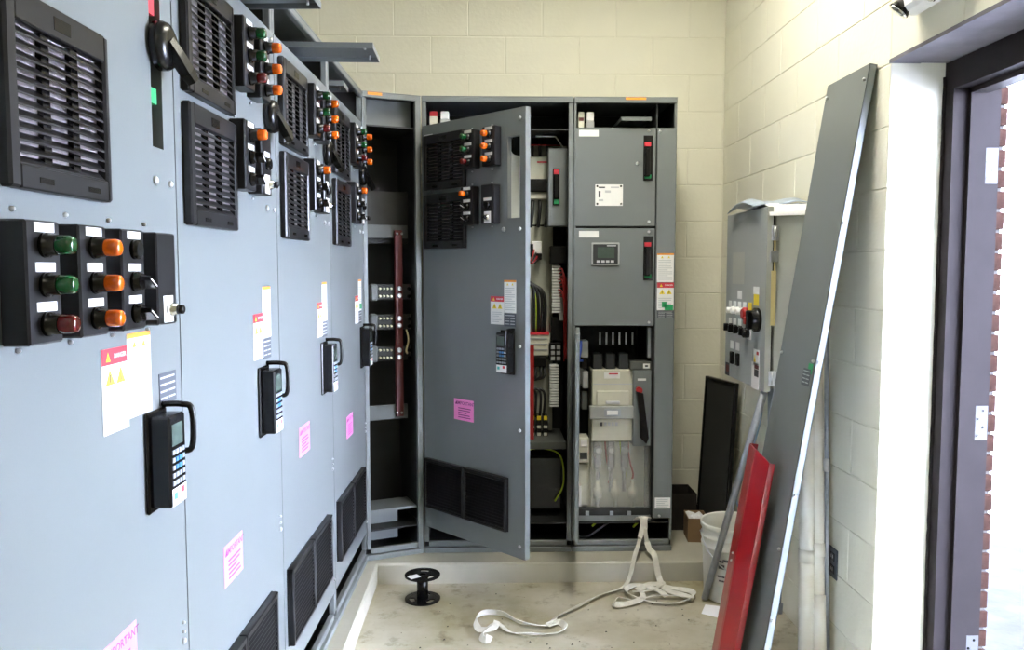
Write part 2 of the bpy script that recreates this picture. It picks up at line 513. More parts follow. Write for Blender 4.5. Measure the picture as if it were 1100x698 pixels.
# ================================================================ DOOR FURNITURE (shared by the drive doors)
def vent(parent, fr, u0, u1, z0, z1):
    w, h = u1 - u0, z1 - z0
    D = -.020
    mb = MB()
    l, r, b, t = .026, .016, .034, .044
    mb.box(u0, u0 + l, D, 0, z0, z1, 0, .004).box(u1 - r, u1, D, 0, z0, z1, 0, .004)
    mb.box(u0 + l - .002, u1 - r + .002, D, 0, z0, z0 + b, 0, .002).box(u0 + l - .002, u1 - r + .002, D, 0, z1 - t, z1, 0, .002)
    iw = w - l - r
    for f in (1 / 3, 2 / 3):
        x = u0 + l + iw * f
        mb.box(x - .010, x + .010, -.012, 0, z0 + b, z1 - t, 1)
    for sx in (.30, .78):
        mb.box(u0 + w * sx - .018, u0 + w * sx + .018, D - .0008, D, z0 + .011, z0 + .019, 1)
    mb.box(u0 + w * .42, u0 + w * .58, D - .001, D, z1 - .033, z1 - .014, 1)
    v = obj('vent_grille', mb, ['blackface', 'black'], parent, fr)
    obj('filter', MB().box(u0 + l, u1 - r, -.0035, -.0005, z0 + b, z1 - t), 'filter', v, fr)
    n = 12
    ih = h - b - t
    a, m_, c = 0, iw / 2, iw
    vs = []
    for x, yo in ((0, 0), (iw / 2, -.006), (iw, 0)):
        vs += [(x, -.004 + yo * .2, .0065), (x, -.0155 + yo, -.0055), (x, -.0155 + yo, -.0085), (x, -.004 + yo * .2, .0035)]
    fs = [(0, 1, 2, 3), (8, 9, 10, 11)]
    for j in (0, 4):
        fs += [(j + i, j + (i + 1) % 4, j + 4 + (i + 1) % 4, j + 4 + i) for i in range(4)]
    sm = MB().add(vs, fs).mesh('slat', ['blackface'])
    for i in range(n):
        obj('slat', sm, 'blackface', v, at(fr, u0 + l, 0, z0 + b + ih * (i + .45) / n))
    return v

_cache = {}
def cmesh(key, fn, mats):
    if key not in _cache: _cache[key] = fn().mesh(key, mats)
    return _cache[key]
def pilot(parent, fr, x, z, lens, y=-.04):
    obj('barrel', cmesh('barrel', lambda: MB().lathe([(.0175, 0), (.0175, -.006), (.0145, -.008), (.0145, -.020)], (0, 0, 0), (0, 1, 0), 18), ['black']), 'black', parent, at(fr, x, y, z))
    obj('lens', cmesh('lens_' + lens, lambda: MB().lathe([(.0125, -.018), (.0135, -.022), (.0135, -.034), (.0115, -.041), (.006, -.0425)], (0, 0, 0), (0, 1, 0), 18), ['lens_' + lens]), 'lens_' + lens, parent, at(fr, x, y, z))
def knob(parent, fr, x, z, y=-.04, ang=-.5):
    def f():
        mb = MB().lathe([(.0175, 0), (.0175, -.006), (.0145, -.008), (.0145, -.014)], (0, 0, 0), (0, 1, 0), 18)
        ca, sa = math.cos(ang), math.sin(ang)
        pts = []
        for px, pz in ((-.013, -.0045), (.018, -.0045), (.018, .0045), (-.013, .0045)):
            pts.append((px * ca - pz * sa, px * sa + pz * ca))
        mb.prism(pts, -.032, -.012, 0)
        q = [(-.010, -.001), (.0175, -.001), (.0175, .0015), (-.010, .0015)]
        mb.prism([(px * ca - pz * sa, px * sa + pz * ca) for px, pz in q], -.0325, -.031, 1)
        return mb
    obj('selector_knob', cmesh('knob%.2f' % ang, f, ['black', 'white']), ['black', 'white'], parent, at(fr, x, y, z))
def station(parent, fr, x0, z0, items, w=.084, h=.172):
    s = obj('control_station', MB().box(x0, x0 + w, -.04, 0, z0, z0 + h, 0, .003), 'blackface', parent, fr)
    x = x0 + w * .52
    for i, it in enumerate(items):
        z = z0 + h - .034 - .055 * i
        if it is None: continue
        if it != 'key':
            obj('legend_plate', cmesh('legend', lambda: MB().box(-.024, .024, -.0012, 0, -.0065, .0065), ['white']), 'white', s, at(fr, x, -.04, z + .0245))
        if it in 'gra': pilot(s, fr, x, z, it)
        elif it == 'k': knob(s, fr, x, z)
        elif it == 'b':
            obj('push_button', cmesh('pbtn', lambda: MB().lathe([(.0165, 0), (.0165, -.009), (.013, -.010), (.013, -.012)], (0, 0, 0), (0, 1, 0), 18), ['black']), 'black', s, at(fr, x, -.04, z))
        elif it == 'key':
            obj('legend_plate', cmesh('keyplate', lambda: MB().box(-.021, .021, -.0012, 0, -.024, .026), ['white']), 'white', s, at(fr, x, -.04, z))
            def fk():
                return MB().lathe([(.013, 0), (.013, -.008), (.010, -.009), (.010, -.016)], (0, 0, 0), (0, 1, 0), 16, 0).lathe([(.009, -.016), (.009, -.026), (.006, -.028)], (0, 0, 0), (0, 1, 0), 12, 1)
            obj('key_switch', cmesh('keysw', fk, ['chrome', 'black']), ['chrome', 'black'], s, at(fr, x + .004, -.041, z))
    return s

def keypad(parent, fr, x, z0):
    k = obj('keypad', MB().box(x, x + .088, -.008, 0, z0, z0 + .195, 0, .003).box(x + .010, x + .084, -.045, -.006, z0 + .010, z0 + .186, 0, .004), 'black', parent, fr)
    obj('screen', MB().box(x + .018, x + .068, -.0462, -.0445, z0 + .128, z0 + .170), 'screen', k, fr)
    obj('bezel', MB().box(x + .015, x + .079, -.0458, -.0445, z0 + .012, z0 + .045, 0).box(x + .055, x + .068, -.0466, -.0455, z0 + .030, z0 + .042, 1).box(x + .022, x + .036, -.0466, -.0455, z0 + .024, z0 + .037, 2), ['white', 'red', 'teal'], k, fr)
    kb = MB()
    for r in range(5):
        for c in range(4):
            mid = r in (2, 3) and c in (1, 2)
            kb.box(x + .0185 + .0150 * c, x + .0290 + .0150 * c, -.047, -.0445, z0 + .0515 + .0150 * r, z0 + .0600 + .0150 * r, 1 if mid else 0)
    obj('key_panel', kb, ['keyw', 'keyb'], k, fr)
    return k

def pull(parent, fr, x, za, zb, out=.058):
    pts = smooth_path([(x, -.002, za), (x, -out * .7, za), (x + .004, -out, za - .012), (x + .004, -out, zb + .012), (x, -out * .7, zb), (x, -.002, zb)], 5)
    return obj('pull_handle', MB().tube(pts, .0062, 10), 'black', parent, fr)

def lines(mb, x0, x1, z1, z0, m, n, y=-.0016):
    p = (z1 - z0) / n
    for i in range(n):
        mb.box(x0, x1 - (x1 - x0) * (.35 if i % 3 == 2 else random.uniform(0, .12)), y, -.0005, z1 - p * (i + .62), z1 - p * (i + .25), m)
def danger_label(parent, fr, x0, x1, z0, z1, extra=None):
    w, h = x1 - x0, z1 - z0
    mb = MB().box(x0, x1, -.0011, 0, z0, z1, 0).box(x0, x1, -.0014, 0, z1 - h * .19, z1, 1)
    for c in (.30, .72):
        cx = x0 + w * c; zt = z1 - h * .24; s = min(w * .17, h * .14)
        mb.prism([(cx - s, zt - 1.75 * s), (cx + s, zt - 1.75 * s), (cx, zt)], -.0015, 0, 2)
        mb.box(cx - s * .09, cx + s * .09, -.0019, 0, zt - 1.5 * s, zt - .6 * s, 3)
    mb.prism([(x0 + w * .16, z1 - h * .15), (x0 + w * .32, z1 - h * .15), (x0 + w * .24, z1 - h * .04)], -.0017, 0, 2)
    lines(mb, x0 + w * .08, x1 - w * .06, z1 - h * .54, z0 + h * .06, 4, 6)
    l = obj('danger_label', mb, ['white', 'red', 'yellow', 'ink', 'faint'], parent, fr)
    letter('DANGER', min(h * .062, w * .085), 'white', l, fr, x0 + w * .70, -.0019, z1 - h * .095)
    return l
def warning_label(parent, fr, x0, x1, z0, z1, green=False):
    w, h = x1 - x0, z1 - z0
    mb = MB().box(x0, x1, -.0010, 0, z0, z1, 0).box(x0, x1, -.0013, 0, z1 - h * .06, z1, 1)
    for c in (.3, .7):
        cx = x0 + w * c; s = w * .08; zt = z1 - h * .09
        mb.prism([(cx - s, zt - 1.7 * s), (cx + s, zt - 1.7 * s), (cx, zt)], -.0013, 0, 2)
    lines(mb, x0 + w * .08, x1 - w * .06, z1 - h * .22, z0 + h * .06, 3, 11, -.0013)
    if green: mb.box(x0 + w * .3, x0 + w * 1.1, -.0018, 0, z0 + h * .05, z0 + h * .22, 4)
    return obj('warning_label', mb, ['white', 'orange', 'yellow', 'faint', 'green'], parent, fr)
def nameplate(parent, fr, x0, x1, z0, z1):
    mb = MB().box(x0, x1, -.0012, 0, z0, z1, 0)
    h = z1 - z0; w = x1 - x0
    for i in range(4):
        mb.box(x0 + w * .06, x0 + w * (.46 if i else .9), -.0016, 0, z1 - h * (.18 + .22 * i), z1 - h * (.12 + .22 * i), 1)
        if i: mb.box(x0 + w * .54, x0 + w * .93, -.0016, 0, z1 - h * (.18 + .22 * i), z1 - h * (.12 + .22 * i), 1)
    return obj('nameplate', mb, ['plate', 'faint'], parent, fr)
def pink_sticker(parent, fr, x0, x1, z0, z1):
    w, h = x1 - x0, z1 - z0
    mb = MB().box(x0, x1, -.0010, 0, z0, z1, 0)
    mb.prism([(x0 + w * .06, z1 - h * .26), (x0 + w * .2, z1 - h * .26), (x0 + w * .13, z1 - h * .1)], -.0014, 0, 1)
    lines(mb, x0 + w * .22, x1 - w * .12, z1 - h * .38, z0 + h * .08, 1, 5, -.0013)
    l = obj('pink_sticker', mb, ['pink', 'pinkink'], parent, fr)
    letter('IMPORTANT', w * .115, 'pinkink', l, fr, x0 + w * .61, -.0014, z1 - h * .19)
    return l
def bolt(parent, fr, x, z, r=.0065, m='steel', y=0.0, d=.006):
    return obj('bolt', cmesh('bolt%s%.4f' % (m, r), lambda: MB().lathe([(r, 0), (r, -d * .6), (r * .6, -d)], (0, 0, 0), (0, 1, 0), 8), [m]), m, parent, at(fr, x, y, z))

def rotary_handle(parent, fr, x, z):
    mb = MB().lathe([(.047, -.004), (.047, -.018), (.043, -.026), (.030, -.032)], (x, 0, z), (0, 1, 0), 24)
    a, b = Vector((x, -.028, z)), Vector((x + .036, -.052, z - .052))
    d = (b - a).normalized(); s = Vector((.8, .1, .6)); s = (s - d * s.dot(d)).normalized(); n = d.cross(s)
    vs = []
    for q, hw, ht in ((a - d * .01, .013, .010), (a + (b - a) * .3, .016, .011), (b - d * .01, .018, .010), (b + d * .01, .012, .008)):
        vs += [q + s * hw + n * ht, q - s * hw + n * ht, q - s * hw - n * ht, q + s * hw - n * ht]
    fs = [(0, 1, 2, 3), (12, 13, 14, 15)]
    for j in (0, 4, 8): fs += [(j + i, j + (i + 1) % 4, j + 4 + (i + 1) % 4, j + 4 + i) for i in range(4)]
    mb.add(vs, fs)
    return obj('disconnect_handle', mb, 'black', parent, fr)

def bottom_vent(parent, fr, u0, u1, z0, z1):
    D = -.022
    mb = MB()
    um = (u0 + u1) / 2
    mb.box(u0, u1, -.004, 0, z0, z1, 1)
    for a, b in ((u0, um - .001), (um + .001, u1)):
        mb.box(a, a + .014, D, 0, z0, z1, 0, .003).box(b - .014, b, D, 0, z0, z1, 0, .003)
        mb.box(a, b, D, 0, z0, z0 + .014, 0, .003).box(a, b, D, 0, z1 - .018, z1, 0, .003)
    v = obj('louvre_panel', mb, ['blackface', 'black'], parent, fr)
    n = 15
    sm = MB().add([(0, -.004, .006), (um - u0 - .029, -.004, .006), (um - u0 - .029, -.018, -.004), (0, -.018, -.004),
                   (0, -.004, .003), (um - u0 - .029, -.004, .003), (um - u0 - .029, -.018, -.006), (0, -.018, -.006)],
                  [(0, 1, 2, 3), (4, 5, 6, 7), (0, 1, 5, 4), (1, 2, 6, 5), (2, 3, 7, 6), (3, 0, 4, 7)]).mesh('slat', ['blackface'])
    for a in (u0 + .014, um + .015):
        for i in range(n):
            obj('slat', sm, 'blackface', v, at(fr, a, 0, z0 + .018 + (z1 - z0 - .036) * (i + .5) / n))
    return v

def drive_door(root, fr, u0, W, z0, z1, sx, sz0, sz1, sw=.05):
    """sheet-steel door with a slot for the disconnect handle"""
    t = .022
    mb = MB()
    mb.box(u0, u0 + sx, 0, t, z0, z1).box(u0 + sx + sw, u0 + W, 0, t, z0, z1)
    mb.box(u0 + sx, u0 + sx + sw, 0, t, z0, sz0).box(u0 + sx, u0 + sx + sw, 0, t, sz1, z1)
    return obj('door', mb, 'grey', root, fr)

DZ0, DZ1, TOP = 0.245, 2.215, 2.362
def drive_items(root, fr, u0, near=False, opened=False, pink=(.22, .355, .755, .855), lab='std', key=.53):
    if near:
        vent(root, fr, u0 + .142, u0 + .424, 1.640, 1.912)
        for i, it in enumerate((('g', 'g', 'r'), ('a', 'a', 'a'), ('b', 'k', 'k'), (None, None, 'key'))):
            station(root, fr, u0 + .134 + .1355 * i, 1.424, it)
            for zz in (1.415, 1.612): bolt(root, fr, u0 + .17 + .1355 * i, zz, .004)
        danger_label(root, fr, u0 + .402, u0 + .494, 1.245, 1.392)
        warning_label(root, fr, u0 + .496, u0 + .590, 1.258, 1.412)
        nameplate(root, fr, u0 + .625, u0 + .705, 1.260, 1.322)
    else:
        vent(root, fr, u0 + .036, u0 + .332, 1.622, 1.882)
        vent(root, fr, u0 + .036, u0 + .332, 1.902, 2.162)
        station(root, fr, u0 + .338, 1.978, ('g', 'g', 'r'))
        station(root, fr, u0 + .474, 1.978, ('a', 'a', 'a'))
        station(root, fr, u0 + .330, 1.726, ('a', 'k', 'k'))
        station(root, fr, u0 + .466, 1.726, (None, 'b', 'key'))
        for uu in (.37, .50):
            for zz in (1.716, 1.91, 1.968, 2.16): bolt(root, fr, u0 + uu, zz, .004)
        danger_label(root, fr, u0 + .488, u0 + .572, 1.280, 1.405)
        warning_label(root, fr, u0 + .574, u0 + .648, 1.334, 1.478, lab == 'green')
        nameplate(root, fr, u0 + .574, u0 + .646, 1.274, 1.331)
    if not opened: rotary_handle(root, fr, u0 + .660, 1.962)
    sl = MB().box(u0 + .634, u0 + .648, .012, .02, 1.785, 2.06, 2).box(u0 + .634, u0 + .664, .004, .012, 2.02, 2.05, 0).box(u0 + .634, u0 + .664, .004, .012, 1.85, 1.88, 1)
    if not opened: obj('slot_insert', sl, ['red', 'green', 'zinc'], root, fr)
    keypad(root, fr, u0 + key, 1.062)
    pull(root, fr, u0 + key + .082, 1.262, 1.168)
    if pink: pink_sticker(root, fr, u0 + pink[0], u0 + pink[1], pink[2], pink[3])
    bottom_vent(root, fr, u0 + .03, u0 + .60, .350, .596)

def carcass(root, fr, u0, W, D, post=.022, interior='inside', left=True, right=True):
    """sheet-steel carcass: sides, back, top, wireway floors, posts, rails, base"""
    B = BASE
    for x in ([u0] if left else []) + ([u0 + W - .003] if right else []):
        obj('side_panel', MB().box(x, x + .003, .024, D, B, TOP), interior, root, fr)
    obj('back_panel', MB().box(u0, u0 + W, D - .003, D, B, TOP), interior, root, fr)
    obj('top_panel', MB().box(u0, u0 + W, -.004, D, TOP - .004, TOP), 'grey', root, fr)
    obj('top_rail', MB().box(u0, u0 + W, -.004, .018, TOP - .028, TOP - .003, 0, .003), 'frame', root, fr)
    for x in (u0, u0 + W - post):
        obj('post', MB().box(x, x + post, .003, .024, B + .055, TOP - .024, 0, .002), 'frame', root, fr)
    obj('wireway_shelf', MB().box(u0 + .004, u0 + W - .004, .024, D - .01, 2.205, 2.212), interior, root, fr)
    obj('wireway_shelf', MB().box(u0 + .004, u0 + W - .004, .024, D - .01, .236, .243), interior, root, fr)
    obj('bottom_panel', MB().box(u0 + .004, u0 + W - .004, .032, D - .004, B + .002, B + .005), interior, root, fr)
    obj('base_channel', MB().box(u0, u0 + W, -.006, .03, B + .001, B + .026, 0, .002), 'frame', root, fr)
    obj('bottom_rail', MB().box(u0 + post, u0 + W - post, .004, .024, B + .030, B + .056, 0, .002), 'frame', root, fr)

# ================================================================ LEFT ROW
SEAMS = [0.972, 1.708, 2.443, 3.178, 3.912]
LABELS = ['nearest grey drive cabinet, with one louvre above a row of four push-button stations',
          'second grey drive cabinet of the left row, next beyond the nearest one',
          'third grey drive cabinet of the left row, a loose cover sticking out on top',
          'farthest grey drive cabinet of the left row, next to the open corner cabinet']
PINKS = [(.36, .495, .785, .885), (.222, .357, .755, .856), (.21, .348, .905, 1.003), (.26, .40, .80, .895)]
for i in range(4):
    u0, W = SEAMS[i], SEAMS[i + 1] - SEAMS[i]
    rf = at(FL, u0, 0, BASE)
    root = thing('switchgear_cabinet', LABELS[i], 'electrical cabinet', rf, 'grey drive cabinets of the left row')
    carcass(root, FL, u0, W, .50)
    drive_door(root, at(FL, 0, -.0, 0), u0 + .0025, W - .005, DZ0, DZ1, .628, 1.765, 2.09)
    drive_items(root, FL, u0, near=(i == 0), pink=PINKS[i], lab='green' if i == 3 else 'std', key=(.552, .514, .534, .600)[i])
    for zz in (.30, .745, 1.19, 1.70, 2.19):
        bolt(root, FL, u0 + W - .03, zz, .007)
    for zz in (.765, .785): bolt(root, FL, u0 + W - .03, zz, .004)
    bolt(root, FL, u0 + W - .10, 1.70, .009)
    bolt(root, FL, u0 + .03, 2.19, .007)

# ================================================================ CORNER CABINET (no door, bus bars showing)
cw = math.hypot(.271, .112)
root = thing('corner_cabinet', 'open angled corner cabinet without a door, showing bus bars and a dark red insulator', 'electrical cabinet', at(FC, 0, 0, BASE))
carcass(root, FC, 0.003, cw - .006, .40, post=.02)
obj('end_post', MB().box(cw - .030, cw - .003, -.004, .026, BASE + .02, TOP - .02, 0, .002), 'frame', root, FC)
mb = MB(); bxp(mb, FC, 389, 106, 441, 138, .10, .104)
obj('divider_plate', mb, 'frame', root, FC)
mb = MB(); bxp(mb, FC, 394, 205, 440, 262, .22, .224); obj('divider_plate', mb, 'innerdark', root, FC)
for y0, y1 in ((241, 256), (437, 449)):
    mb = MB(); bxp(mb, FC, 390, y0, 438, y1, .16, .18, 0, .002)
    obj('support_rail', mb, 'inner', root, FC)
mb = MB(); bxp(mb, FC, 424, 247, 434, 447, .135, .158, 0, .003)
rb = obj('insulator_bar', mb, 'busred', root, FC, label='dark red insulating bar')
for py in (251, 443, 310, 317.5, 342, 349.5, 376, 383.5):
    for px in ((426.5, 431.5) if py in (251, 443) else (429,)):
        x, z = P(FC, px, py, -.135)
        bolt(rb, FC, x, z, .006 if py in (251, 443) else .013, 'steel', .135, .008)
for py in (314, 346, 380):
    x0, z0 = P(FC, 396, py + 8, -.17); x1, z1 = P(FC, 446, py - 9, -.17)
    bb = obj('bus_bar', MB().box(max(x0, .012), min(x1, cw - .012), .165, .172, z0, z1, 0, .001), 'innerdark', root, FC)
    for px in (408, 412, 416, 420):
        for dy in (-4, 4):
            x, z = P(FC, px, py + dy, -.165)
            bolt(bb, FC, x, z, .006, 'brass', .165, .014)
    for dy in (-4, 4):
        x, z = P(FC, 441, py + dy, -.165); bolt(bb, FC, min(x, cw - .02), z, .009, 'black', .165, .01)
    x0, z0 = P(FC, 397, py + 9, -.14); x1, z1 = P(FC, 405, py - 9, -.14)
    obj('insulating_boot', MB().box(max(x0, .008), max(x1, .05), .12, .164, z0, z1, 0, .008), 'inner', root, FC)
mb = MB(); a = P(FC, 392, 566); b = P(FC, 447, 553)
z = .34
obj('sill_shelf', MB().box(.01, cw - .03, .03, .20, z - .004, z, 0).box(.01, cw - .03, .028, .032, z - .012, z), 'frame', root, FC)
obj('wireway_panel', MB().box(.01, .19, .12, .123, .16, z - .006), 'frame', root, FC)
obj('orange_sticker', MB().box(.03, .10, -.0052, -.004, TOP - .016, TOP - .003).box(.03, .10, -.004, .03, TOP, TOP + .001), 'orange', root, FC)
obj('ground_wire', MB().tube(smooth_path([(cw - .045, .13, 1.22), (cw - .04, .11, 1.17), (cw - .055, .10, 1.12), (cw - .045, .12, 1.10)], 5), .005, 8), 'tape', root, FC)

# ================================================================ BACK ROW: cabinet with its door swung open
xs0, xs1 = -0.334, 0.405
root = thing('switchgear_cabinet', 'grey drive cabinet against the back wall with its tall door swung open', 'electrical cabinet', at(FB, xs0, 0, BASE), 'grey cabinets along the back wall')
carcass(root, FB, xs0, xs1 - xs0, .50)
DW = .690
sx0 = P(FD, 545.5, 190)[0]; sx1 = P(FD, 558.5, 190)[0]; sz0 = P(FD, 552, 234)[1]; sz1 = P(FD, 552, 146)[1]
drive_door(root, FD, .002, DW, DZ0, DZ1, sx0 - .002, sz0, sz1, sx1 - sx0)
obj('slot_insert', MB().box(sx0 + (sx1 - sx0) * .62, sx0 + (sx1 - sx0) * .85, .024, .034, sz0 + .002, sz1 - .09, 0).lathe([(.045, .05), (.045, .09)], (sx0 + .01, 0, sz1 - .03), (0, 1, 0), 18, 1), ['white', 'black'], root, FD)
fl = MB().box(0.002, .022, .022, .029, DZ0, DZ1).box(DW - .02, DW + .002, .022, .029, DZ0, DZ1).box(.02, DW - .02, .022, .029, DZ0, DZ0 + .02).box(.02, DW - .02, .022, .029, DZ1 - .02, DZ1)
obj('door_flange', fl, 'grey', root, FD)
drive_items(root, FD, -.012, opened=True, pink=(.235, .372, .815, .915), key=.555)
mb = MB().box(.012, .075, -.001, 0, 2.135, 2.170)
obj('paper_label', mb, 'white', root, FD)
for zz in (.30, .82, 1.19, 1.70, 2.17):
    bolt(root, FD, DW - .03, zz, .008)
bolt(root, FD, DW - .13, 1.70, .011)
# contents of the open cabinet
mb = MB().box(xs0 + .03, .330, .30, .304, 1.10, 1.75).box(xs0 + .03, .330, .30, .304, .66, 1.09).box(xs0 + .03, .400, .30, .304, 1.76, 2.17)
obj('mounting_plate', mb, 'subpanel', root, FB)
obj('mid_shelf', MB().box(xs0 + .025, xs1 - .025, .05, .40, .640, .650).box(xs0 + .025, xs1 - .025, .045, .05, .615, .650), 'inner', root, FB)
mb = MB(); bxp(mb, FB, 589, 159, 613.5, 243, .10, .20, 0, .004)
dc = obj('disconnect_cover', mb, 'grey', root, FB)
mb = MB(); bxp(mb, FB, 594, 181, 601, 220, .095, .101, 0)
bxp(mb, FB, 595, 182, 600.5, 187, .090, .096, 1); bxp(mb, FB, 595, 214, 600, 219, .090, .096, 2); bxp(mb, FB, 595.2, 187, 600.5, 213, .075, .096, 0, .004)
obj('flange_handle', mb, ['black', 'red', 'green'], dc, FB)
mb = MB(); bxp(mb, FB, 569, 168, 590, 193, .20, .30, 0, .004); bxp(mb, FB, 569, 205, 591, 214, .21, .30, 0, .004)
bk = obj('circuit_breaker', mb, 'cream', root, FB)
mb = MB(); bxp(mb, FB, 568, 192, 590, 206, .19, .30, 0, .006)
obj('breaker_toggle', mb, 'black', bk, FB)
mb = MB(); bxp(mb, FB, 577, 173, 588, 175, .1985, .20, 0); obj('red_print', mb, 'red', bk, FB)
for i, px in enumerate((572, 580, 588)):
    x0, z0 = P(FB, px, 213, -.24); x1, z1 = P(FB, px - 2, 244, -.24)
    obj('cable', MB().tube(smooth_path([(x0, .24, z0), (x0 - .002, .22, (z0 + z1) / 2), (x1, .24, z1)], 4), .009, 8), 'blackwire', root, FB)
    x0, z0 = P(FB, px, 170, -.25)
    obj('cable', MB().tube([(x0, .25, z0 - .01), (x0, .25, 2.20)], .008, 8), 'blackwire', root, FB)
obj('white_rod', MB().tube([(.23, .15, 2.195), (.33, .15, 2.195), (.395, .15, 2.10)], .004, 6), 'white', root, FB)
obj('red_cable', MB().tube([(xs0 + .05, .22, 2.17), (.1, .22, 2.165), (.36, .22, 2.16)], .004, 6), 'redwire', root, FB)
# relay, contactor
mb = MB(); bxp(mb, FB, 571, 259, 582, 273, .24, .30, 0, .003); bxp(mb, FB, 568, 262, 573, 276, .23, .30, 1, .003); bxp(mb, FB, 576, 272, 582, 279, .22, .30, 1, .003)
obj('relay', mb, ['white', 'black'], root, FB)
for k in range(4):
    a = P(FB, 566, 281 - k, -.22); b = P(FB, 580 - 2 * k, 277 - 3 * k, -.22)
    obj('cable', MB().tube(smooth_path([(a[0], .22, a[1]), ((a[0] + b[0]) / 2, .19, a[1] - .01), (b[0], .23, b[1])], 4), .004, 6), 'redwire' if k % 2 else 'blackwire', root, FB)
mb = MB(); bxp(mb, FB, 591, 264, 609, 283, .16, .26, 0, .004); obj('fan_box', mb, 'black', root, FB)
def terminal_column(px0, px1, py0, py1, d, n):
    x0, z1 = P(FB, px0, py0, -d); x1, z0 = P(FB, px1, py1, -d)
    t = obj('terminal_column', MB().box(x0 + .006, x1 - .006, d + .012, d + .05, z0, z1), 'greyplast', root, FB)
    h = (z1 - z0) / n
    me = MB().box(x0, x1, d, d + .03, .0, h * .62, 0, .001).mesh('terminal', ['white'])
    for i in range(n): obj('terminal', me, 'white', t, at(FB, 0, 0, z0 + h * i))
terminal_column(593, 602, 284, 336, .18, 17)
terminal_column(590.5, 600, 391, 437, .18, 16)
mb = MB(); bxp(mb, FB, 601, 318, 607, 344, .19, .26, 0); obj('relay', mb, 'greyplast', root, FB)
mb = MB(); bxp(mb, FB, 592, 340, 608, 366, .20, .28, 0, .003); obj('relay', mb, 'black', root, FB)
mb = MB(); bxp(mb, FB, 590, 368, 603, 388, .19, .27, 0, .003)
for px in (594, 600):
    for py in (373, 379, 385): bxp(mb, FB, px - 2, py - 2, px + 2, py + 2, .185, .192, 1)
obj('relay', mb, ['black', 'greyplast'], root, FB)
for k in range(9):
    a = P(FB, 600 + (k % 3), 290 + 3.5 * k, -.17); b = P(FB, 605 + (k % 3) * 1.7, 296 + 4 * k, -.16); c = P(FB, 606 + (k % 4) * .8, 372 + k * 2, -.17)
    obj('cable', MB().tube(smooth_path([(a[0], .18, a[1]), (b[0], .14, b[1]), (c[0], .17, c[1])], 5), .0038, 6), 'redwire', root, FB)
for k, (px, m) in enumerate(((573, 'blackwire'), (577, 'blackwire'), (581, 'blackwire'), (584, 'blackwire'), (575, 'yg'), (583, 'yg'))):
    a = P(FB, 565, 300 + k * 1.5, -.24); b = P(FB, px, 312 + k, -.22); c = P(FB, px + 1, 357, -.24)
    obj('cable', MB().tube(smooth_path([(a[0], .25, a[1]), (b[0], .22, b[1]), (c[0], .25, c[1])], 6), .009 if m == 'blackwire' else .0035, 8), m, root, FB)
mb = MB(); bxp(mb, FB, 567, 358, 591, 382, .22, .30, 0, .004); bxp(mb, FB, 567, 357, 590, 359.5, .215, .30, 1)
for py in (363, 369, 375): bxp(mb, FB, 569, py, 588, py + 1.5, .217, .222, 2)
obj('contactor', mb, ['cream', 'red', 'greyplast'], root, FB)
mb = MB(); bxp(mb, FB, 572, 383, 587, 394, .22, .30, 0, .004); obj('overload_relay', mb, 'black', root, FB)
for k, px in enumerate((575, 580, 584)):
    a = P(FB, px, 392, -.24); b = P(FB, px, 405, -.22); c = P(FB, 566, 412 - k * 2, -.24)
    obj('cable', MB().tube(smooth_path([(a[0], .25, a[1]), (b[0], .22, b[1]), (c[0], .25, c[1])], 6), .007, 8), 'blackwire', root, FB)
    a = P(FB, 566, 417 + k, -.24); b = P(FB, px, 420, -.22); c = P(FB, px, 448, -.24)
    obj('cable', MB().tube(smooth_path([(a[0], .25, a[1]), (b[0], .22, b[1]), (c[0], .25, c[1])], 6), .007, 8), 'blackwire', root, FB)
mb = MB()
for px in (572, 579, 586):
    bxp(mb, FB, px - 2.6, 447, px + 2.6, 470, .20, .30, 0, .003)
    bxp(mb, FB, px - 2, 447, px + 2, 451, .195, .202, 1); bxp(mb, FB, px - 2, 457, px + 2, 460, .195, .202, 2); bxp(mb, FB, px - 2, 465, px + 2, 468, .195, .202, 2)
obj('terminal_block', mb, ['black', 'yellow', 'cream'], root, FB)
mb = MB(); bxp(mb, FB, 566.5, 371, 573.5, 475, .12, .135, 0); obj('red_barrier', mb, 'redwire', root, FB, label='red barrier strip')
obj('fan_tray', MB().box(xs0 + .06, .37, .12, .36, .28, .56, 0, .01), 'black', root, FB)
obj('ground_wire', MB().tube(smooth_path([(.19, .11, .60), (.28, .10, .605), (.36, .12, .56), (.375, .12, .42), (.33, .1, .33)], 6), .004, 6), 'yg', root, FB)
obj('fuse_holder', MB().box(xs0 + .035, xs0 + .075, .05, .11, 2.222, 2.275, 0, .003).box(xs0 + .035, xs0 + .075, .05, .10, 2.275, 2.30, 1, .004).box(xs0 + .088, xs0 + .135, .05, .11, 2.222, 2.262, 2, .003).box(xs0 + .09, xs0 + .13, .05, .10, 2.262, 2.30, 3, .004), ['cream', 'red', 'greyplast', 'white'], root, FB)

